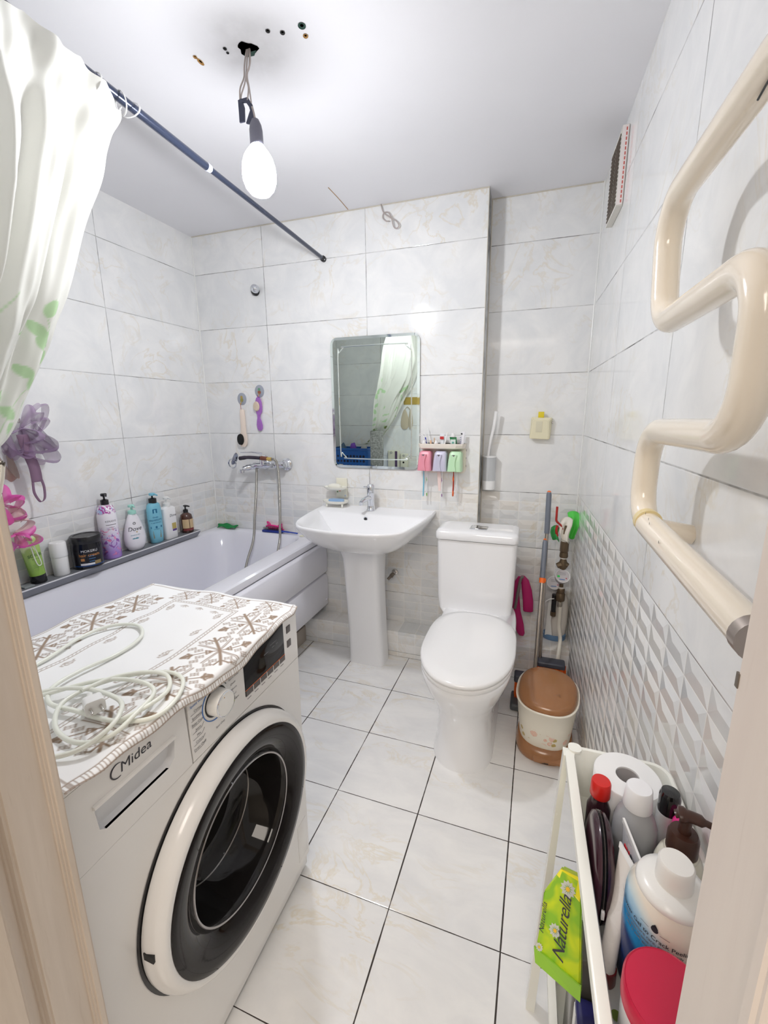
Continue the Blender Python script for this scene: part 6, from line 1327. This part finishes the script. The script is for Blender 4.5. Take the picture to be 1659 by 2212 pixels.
for sgn in (-1, 1): obj('emblem_line', on_cyl(text_mesh('—', .010), .0502, -2.15 + sgn * .22, .1370, eps=.0004), ink_grey, t, None)
t = thing('round_jar', 'translucent white jar with a large crimson round lid, nearest in the cart', 'jar', (2.098, -1.786, .600))
tj = NT('milky_jar'); tj.b.inputs['Base Color'].default_value = (.74, .74, .74, 1); tj.b.inputs['Roughness'].default_value = .2; tj.b.inputs['Alpha'].default_value = .85
local('jar_body', lathe([(.036, 0), (.041, .005), (.043, .10), (.041, .112), (.038, .116)], 40), tj.m, t, 50); local('lid', lathe([(.0425, .112), (.0445, .114), (.0445, .134), (.0425, .1375), (.0415, .1365), (.0001, .1370)], 48), mat('crimson_lid', (.55, .012, .055), .35), t, 30)
# dark oval brush standing on edge
t = thing('oval_compact', 'dark plum oval compact with glossy seam standing on edge along the cart rail', 'compact case', (2.0555, -1.606, .600))
plum = mat('dark_plum', (.035, .008, .016), .22, coat=.3)
def ov(xo, k):
    out = []
    for j in range(40):
        a = 2 * PI * j / 40; out.append((2.0555 + xo + .010 * (math.sin(a)) * .3, -1.606 + .062 * k * math.cos(a), .672 + .066 * k * math.sin(a) - .010 * math.cos(a) * -1))
    return out
bm = bmesh.new(); rings(bm, [ov(-.0125, .55), ov(-.0115, .85), ov(-.0075, .98), ov(-.0035, 1.0)]); wpart('left_shell', bm, plum, t, 60)
bm = bmesh.new(); rings(bm, [ov(.0035, 1.0), ov(.0080, .98), ov(.0135, .84), ov(.0155, .5)]); wpart('right_shell', bm, plum, t, 60)
bm = bmesh.new(); rings(bm, [ov(-.0034, .985), ov(-.0022, 1.012), ov(-.0008, .985)]); wpart('seam_bead', bm, 'black_gloss', t, 60); bm = bmesh.new(); rings(bm, [ov(-.0006, .985), ov(.0004, 1.010), ov(.0014, .985)]); wpart('silver_seam', bm, mat('silver_line', (.42, .38, .36), .25, metal=.8), t, 60); bm = bmesh.new(); rings(bm, [ov(.0014, .985), ov(.0026, 1.012), ov(.0036, .985)]); wpart('seam_bead', bm, 'black_gloss', t, 60)
wpart('catch', B((2.0535, -1.671, .655), (2.0580, -1.664, .668), .001), 'white_gloss', t)
# folded foil tubes
def crimp(name, lab, p0, p1, c0, rb, m, extra=None, group=None):
    """tube: flat crimp from p0 to p1, round bottom of radius rb at c0"""
    t = thing(name, lab, 'cream tube', c0); p0, p1, c0v = Vector(p0), Vector(p1), Vector(c0); ax = (p1 - p0) / 2; mid = (p0 + p1) / 2; ax_n = ax.normalized(); rr = []
    dn = (mid - c0v).normalized(); s_ = ax_n.cross(dn).normalized(); s_ = s_ if s_.dot(Vector((-.16, -.59, .63))) > 0 else -s_
    for f in (0, .03, .25, .5, .75, .94, .95, 1):
        w = rb + (ax.length - rb) * f; d_ = max(.0012, rb * (1 - f)) if f < .94 else .0012; cc = c0v.lerp(mid, f)
        rr.append([cc + ax_n * w * math.cos(2 * PI * k / 24) * (1 if f > 0 else .9) + s_ * d_ * math.sin(2 * PI * k / 24) for k in range(24)])
    wpart('tube_body', rings(bmesh.new(), rr), m, t, 50); wpart('crimp_seal', rings(bmesh.new(), [[p + dn * h_ + s_ * q_ for p in (p0, p1) for q_ in ((-.0016, .0016) if p == p0 else (.0016, -.0016))] for h_ in (-.004, .003)]), 'white_gloss', t)
    return t, mid, ax_n, dn, s_
t, mid, ax, dn, s_ = crimp('cream_tube', 'flat white and silver cream tube with a red mark, crimp upward, beside the clear bottle', (2.090, -1.578, .735), (2.102, -1.634, .728), (2.094, -1.617, .602), .010, mat('silver_white_tube', (.70, .71, .75), .28))
for k, (a_, b_, w_, h_, m_) in enumerate([(.004, -.022, .004, .006, mat('mark_red', (.60, .02, .03), .4)), (.010, -.030, .003, .005, mat('mark_teal', (.05, .38, .38), .4)), (-.012, -.018, .0022, .006, ink), (-.006, -.022, .0012, .009, mat('mark_red', (.60, .02, .03), .4)), (-.010, -.034, .005, .0022, mat('mark_teal', (.05, .38, .38), .4))]):
    c_ = mid + ax * -a_ + dn * b_ + s_ * (.0030 - b_ * .09); bm = bmesh.new(); rings(bm, [[c_ + ax * x + dn * y - s_ * o_ for x, y in ((-w_, -h_), (w_, -h_), (w_, h_), (-w_, h_))] for o_ in (.001, -.0004)]); wpart('printed_mark', bm, m_, t)
t, mid, ax, dn, s_ = crimp('cream_tube', 'white cream tube with dark red cap and purple diamond, leaning on the big lotion bottle', (2.079, -1.618, .732), (2.092, -1.648, .728), (2.060, -1.700, .622), .0115, mat('warm_white_tube', (.80, .75, .70), .28))
wpart('cap', lathe([(.0120, .600), (.0125, .602), (.0120, .6225)], 28, (2.060, -1.700, 0)), mat('wine_cap', (.16, .01, .01), .3), t)
# sanitary pads pack stuck outside the rail
t = thing('pad_pack', 'lime green packet with daisies and black script lettering hanging outside the cart rail', 'packet', (2.02, -1.58, .47))
Fp = [Vector(p) for p in [(2.017, -1.534, .557), (1.990, -1.560, .530), (1.987, -1.582, .483), (1.981, -1.603, .462), (1.984, -1.610, .448), (2.047, -1.640, .448), (2.049, -1.548, .566)]]
nf = (Fp[1] - Fp[5]).cross(Fp[6] - Fp[5]).normalized(); nf = nf if nf.y < 0 else -nf
gp = NT('lime_packet'); tc = gp.n('ShaderNodeTexCoord'); v_ = gp.noise(tc.outputs['Object'], 22, 2, .5, 1.0); w_ = gp.noise(tc.outputs['Object'], 60, 2)
c = gp.mix(gp.ramp(v_, .40, .58), (.26, .52, .03), (.58, .70, .02)); gp.l(c, gp.b.inputs['Base Color']); gp.b.inputs['Roughness'].default_value = .22; gp.bump(w_, .3, .002)
bm = bmesh.new(); poly_prism(bm, Fp, -nf * .030); bmesh.ops.bevel(bm, geom=[e for e in bm.edges], offset=.0025, segments=2, affect='EDGES'); wpart('packet_body', bm, gp.m, t, 40)
bm = bmesh.new(); poly_prism(bm, [Fp[3] + nf * .0012 + Vector((-.003, 0, .004)), Fp[4] + nf * .001 + Vector((-.003, -.002, -.002)), Fp[5] + nf * .001 + Vector((0, -.002, -.002)), Fp[5] + nf * .0012 + Vector((0, .004, .020))], -nf * .006); wpart('folded_flap', bm, mat('flap_green', (.30, .60, .04), .25), t, 30)
dirx = (Fp[6] - Fp[5]); dirx = (dirx - nf * dirx.dot(nf)).normalized(); dy_ = nf.cross(dirx).normalized()
ctr = Vector((2.0205, -1.594, .493)); ctr = ctr - nf * (ctr - Fp[5]).dot(nf) + nf * .0016
def onpack(me, c_, ang=0.0):
    ca, sa = math.cos(ang), math.sin(ang); return mapverts(me, lambda a, b_: c_ + dirx * (a * ca - b_ * sa) + dy_ * (a * sa + b_ * ca))
obj('script_lettering', onpack(text_mesh('Naturella', .026, .45, 0, .9), ctr + dirx * .012, -.12), ink, t, None, off=t.location)
c2 = Fp[1] + (Fp[5] - Fp[1]) * .06 + (Fp[3] - Fp[1]) * .30 + nf * .0016; obj('script_lettering', onpack(text_mesh('Naturella', .011, .4), c2 + dirx * -.004, -.1), ink, t, None, off=t.location)
wd = mat('daisy_white', (.86, .84, .86), .5); yd = mat('daisy_yellow', (.85, .50, .02), .5)
def daisy(c_, r):
    bm = bmesh.new()
    for k in range(11):
        a = 2 * PI * k / 11; d = dirx * math.cos(a) + dy_ * math.sin(a); e = nf.cross(d)
        bm.faces.new([bm.verts.new(p) for p in (c_ + d * r * .2, c_ + d * r * .7 + e * r * .22, c_ + d * r, c_ + d * r * .7 - e * r * .22)])
    bmesh.ops.solidify(bm, geom=bm.faces[:], thickness=.0003); f_ = wpart('daisy_print', bm, wd, t); 
    bm = bmesh.new(); bm.faces.new([bm.verts.new(c_ + nf * .0006 + dirx * r * .26 * math.cos(2 * PI * k / 12) + dy_ * r * .26 * math.sin(2 * PI * k / 12)) for k in range(12)]); obj('daisy_centre', bm, yd, f_, off=t.location)
def pk_pt(i, f, g): return Fp[5] + (Fp[6] - Fp[5]) * f + (Fp[1] - Fp[6]) * g + nf * .0014
daisy(pk_pt(0, .95, .36), .0125); daisy(pk_pt(0, .62, .66), .0100); daisy(pk_pt(0, .52, 1.05), .006)
bm = bmesh.new(); poly_prism(bm, [Fp[0] + nf * .0008, Fp[0] + (Fp[1] - Fp[0]) * .25 + nf * .0008, pk_pt(0, .80, .05), Fp[6] + nf * .0008], -nf * .004); wpart('yellow_corner', bm, mat('lemon', (.85, .75, .02), .25), t)
# lower tray packets
t = thing('navy_packet', 'navy blue packet standing in the lower tray of the cart', 'packet', (2.075, -1.60, .10)); wpart('packet_body', B((2.052, -1.66, .099), (2.115, -1.575, .355), .010, 3), mat('navy_film', (.02, .02, .12), .25), t); wpart('white_stripe', B((2.0512, -1.60, .12), (2.0525, -1.582, .345)), 'white_gloss', t)
t = thing('dark_packet', 'dark grey glossy packet behind the navy packet in the lower tray', 'packet', (2.075, -1.535, .10)); wpart('packet_body', B((2.050, -1.568, .099), (2.12, -1.50, .42), .010, 3), mat('grey_film', (.10, .095, .085), .2), t)

# latch plate with chipped paint on the left jamb
ch = NT('chipped_paint'); tc = ch.n('ShaderNodeTexCoord'); nn_ = ch.noise(tc.outputs['Object'], 130, 4, .6); ch.l(ch.mix(ch.ramp(nn_, .56, .60), (.78, .76, .70), (.06, .05, .04)), ch.b.inputs['Base Color']); ch.b.inputs['Roughness'].default_value = .5
bm = bmesh.new(); rings(bm, [[(1.389, -1.915, 1.238), (1.3912, -1.9010, 1.240), (1.386, -1.8955, 1.240), (1.378, -1.8965, 1.238)], [(1.389, -1.918, 1.268), (1.3950, -1.8925, 1.272), (1.390, -1.888, 1.272), (1.378, -1.8955, 1.268)], [(1.389, -1.918, 1.287), (1.3962, -1.8895, 1.289), (1.391, -1.885, 1.290), (1.378, -1.8945, 1.287)]])
bmesh.ops.bevel(bm, geom=bm.edges[:], offset=.002, segments=2, affect='EDGES'); o = obj('latch_plate', bm, ch.m); root_at(o, (1.392, -1.90, 1.25)); tag(o, 'white chipped and blackened latch plate on the left door jamb at the photo edge', 'latch plate')
o = obj('jamb_plate', B((2.0568, -1.8965, 1.166), (2.0582, -1.8927, 1.176), .0003), 'dark_metal'); root_at(o, (2.057, -1.90, 1.17)); tag(o, 'small dark metal strike plate edge on the right door jamb', 'strike plate')

# =================================================================== THINGS SEEN IN THE MIRROR (door end of the room)
bl = mat('blue_basket', (.01, .10, .38), .3)
t = thing('laundry_basket', 'blue plastic laundry basket with round and heart-shaped holes, seen in the mirror', 'laundry basket', (.215, -1.76, .632))
bx0_, bx1_, by0_, by1_ = .02, .41, -1.885, -1.655
bm = bmesh.new(); rings(bm, [rrect(bx0_ + .02, bx1_ - .02, by0_ + .015, by1_ - .015, .03, .633), rrect(bx0_ + .002, bx1_ - .002, by0_, by1_, .035, 1.0), rrect(bx0_ - .008, bx1_ + .008, by0_ - .004, by1_ + .010, .04, 1.002), rrect(bx0_ - .008, bx1_ + .008, by0_ - .004, by1_ + .010, .04, 1.018), rrect(bx0_ + .004, bx1_ - .004, by0_ + .006, by1_ - .006, .03, 1.018), rrect(bx0_ + .024, bx1_ - .024, by0_ + .02, by1_ - .02, .03, .64)]); wpart('basket_body', bm, bl, t, 40)
dkb = mat('basket_hole', (.004, .008, .03), .6)
for r_ in range(6):
    for k in range(10): z = .70 + r_ * .048; yy_ = by1_ - .015 + .015 * (z - .633) / .367 + .0012; wpart('hole', lathe([(.0125 if (k + r_) % 3 else .010, 0), (.0001, .0002)], 12, (.060 + k * .034, yy_, z), 'y', cap0=False), dkb, t)
wpart('silver_clip', B((.105, by1_ - .004, .835), (.150, by1_ + .006, .862), .004), 'chrome', t)
for i, (cx_, cy_, w, d_, h, m_, lab) in enumerate([(.095, -1.77, .055, .06, 1.055, mat('slate_cloth', (.10, .16, .24), .9), 'slate blue crumpled cloth on top of the laundry basket'), (.212, -1.77, .050, .06, 1.060, mat('violet_cloth', (.20, .08, .50), .9), 'violet crumpled cloth in the middle of the laundry basket'), (.325, -1.77, .050, .06, 1.045, mat('pale_cloth', (.62, .62, .60), .9), 'pale grey crumpled cloth at the right in the laundry basket')]):
    P_ = []
    for a_ in range(24):
        row = []
        for b_ in range(24):
            u_, v_ = a_ / 23 * 2 - 1, b_ / 23 * 2 - 1; rr_ = min(1, math.hypot(u_, v_)); row.append((cx_ + u_ * w, cy_ + v_ * d_, .93 + (h - .93) * (1 - rr_ ** 2.2) + .012 * math.sin(u_ * 7 + i) * math.cos(v_ * 6 + i * 2)))
        P_.append(row)
    o = obj('laundry', grid_obj(np.array(P_)), m_, smooth=None); solidify(o, .003); root_at(o, (cx_, cy_, .93)); tag(o, lab, 'laundry', 'laundry in the basket')
t = thing('flat_mop', 'grey flat mop standing head up in the bath near the curtain, seen in the mirror', 'mop', (.47, -1.32, .22))
gm = NT('grey_microfibre'); tc = gm.n('ShaderNodeTexCoord'); nz = gm.noise(tc.outputs['Object'], 60, 5, .7); gm.l(gm.mix(gm.ramp(nz, .4, .62), (.20, .20, .19), (.42, .42, .40)), gm.b.inputs['Base Color']); gm.b.inputs['Roughness'].default_value = .95; gm.bump(nz, .8, .008)
wpart('mop_pad', B((.488, -1.548, .870), (.614, -1.520, 1.192), .012, 3), gm.m, t); wpart('handle', tube([(.545, -1.533, .878), (.47, -1.32, .232)], .011, 16), 'steel', t)
t = thing('exfoliating_mitt', 'pair of beige bath mitts hanging on the door wall, seen in the mirror', 'bath mitt', (.73, YF, 1.39)); bgm = mat('beige_mitt', (.52, .45, .34), .9)
wpart('mitt', rings(bmesh.new(), [[(.712 + dx * w, -1.895 + yy_, z) for dx, yy_ in ((-1, 0), (0, .012), (1, 0), (0, -.002))] for w, z in ((.006, 1.385), (.020, 1.36), (.036, 1.31), (.042, 1.26), (.040, 1.22), (.022, 1.195))]), bgm, t, 80)
wpart('mitt', rings(bmesh.new(), [[(.772 + dx * w, -1.893 + yy_, z) for dx, yy_ in ((-1, 0), (0, .012), (1, 0), (0, -.002))] for w, z in ((.004, 1.385), (.012, 1.36), (.020, 1.31), (.024, 1.25), (.012, 1.20))]), bgm, t, 80); wpart('loop', tube(catmull([(.712, -1.890, 1.38), (.740, -1.888, 1.41), (.772, -1.890, 1.38)], 6), .003, 8), bgm, t)
t = thing('hanging_organiser', 'cream fabric organiser with purple stripe at the door wall, seen in the mirror', 'hanging organiser', (.65, -1.87, .80)); cf = mat('cream_fabric', (.72, .70, .56), .8)
wpart('fabric_front', B((.540, -1.892, .640), (.668, -1.866, .985), .010, 3), cf, t); wpart('purple_stripe', B((.618, -1.8665, .645), (.642, -1.8645, .980)), mat('purple_stripe', (.09, .05, .12), .7), t); wpart('ring', tube([(.580 + .010 * math.cos(a), -1.862, .965 + .010 * math.sin(a)) for a in [2 * PI * k / 14 for k in range(15)]], .002, 8), 'chrome', t)
t = thing('cream_bag', 'cream bag with a small black print beside the striped panel, seen in the mirror', 'bag', (.72, -1.86, .80)); wpart('bag_body', B((.676, -1.890, .640), (.755, -1.850, .958), .012, 3), cf, t); wpart('black_print', lathe([(.010, 0), (.0001, .0003)], 9, (.712, -1.8495, .872), 'y', cap0=False), 'black', t); wpart('ring', tube([(.715 + .009 * math.cos(a), -1.846, .942 + .009 * math.sin(a)) for a in [2 * PI * k / 14 for k in range(15)]], .002, 8), 'chrome', t)
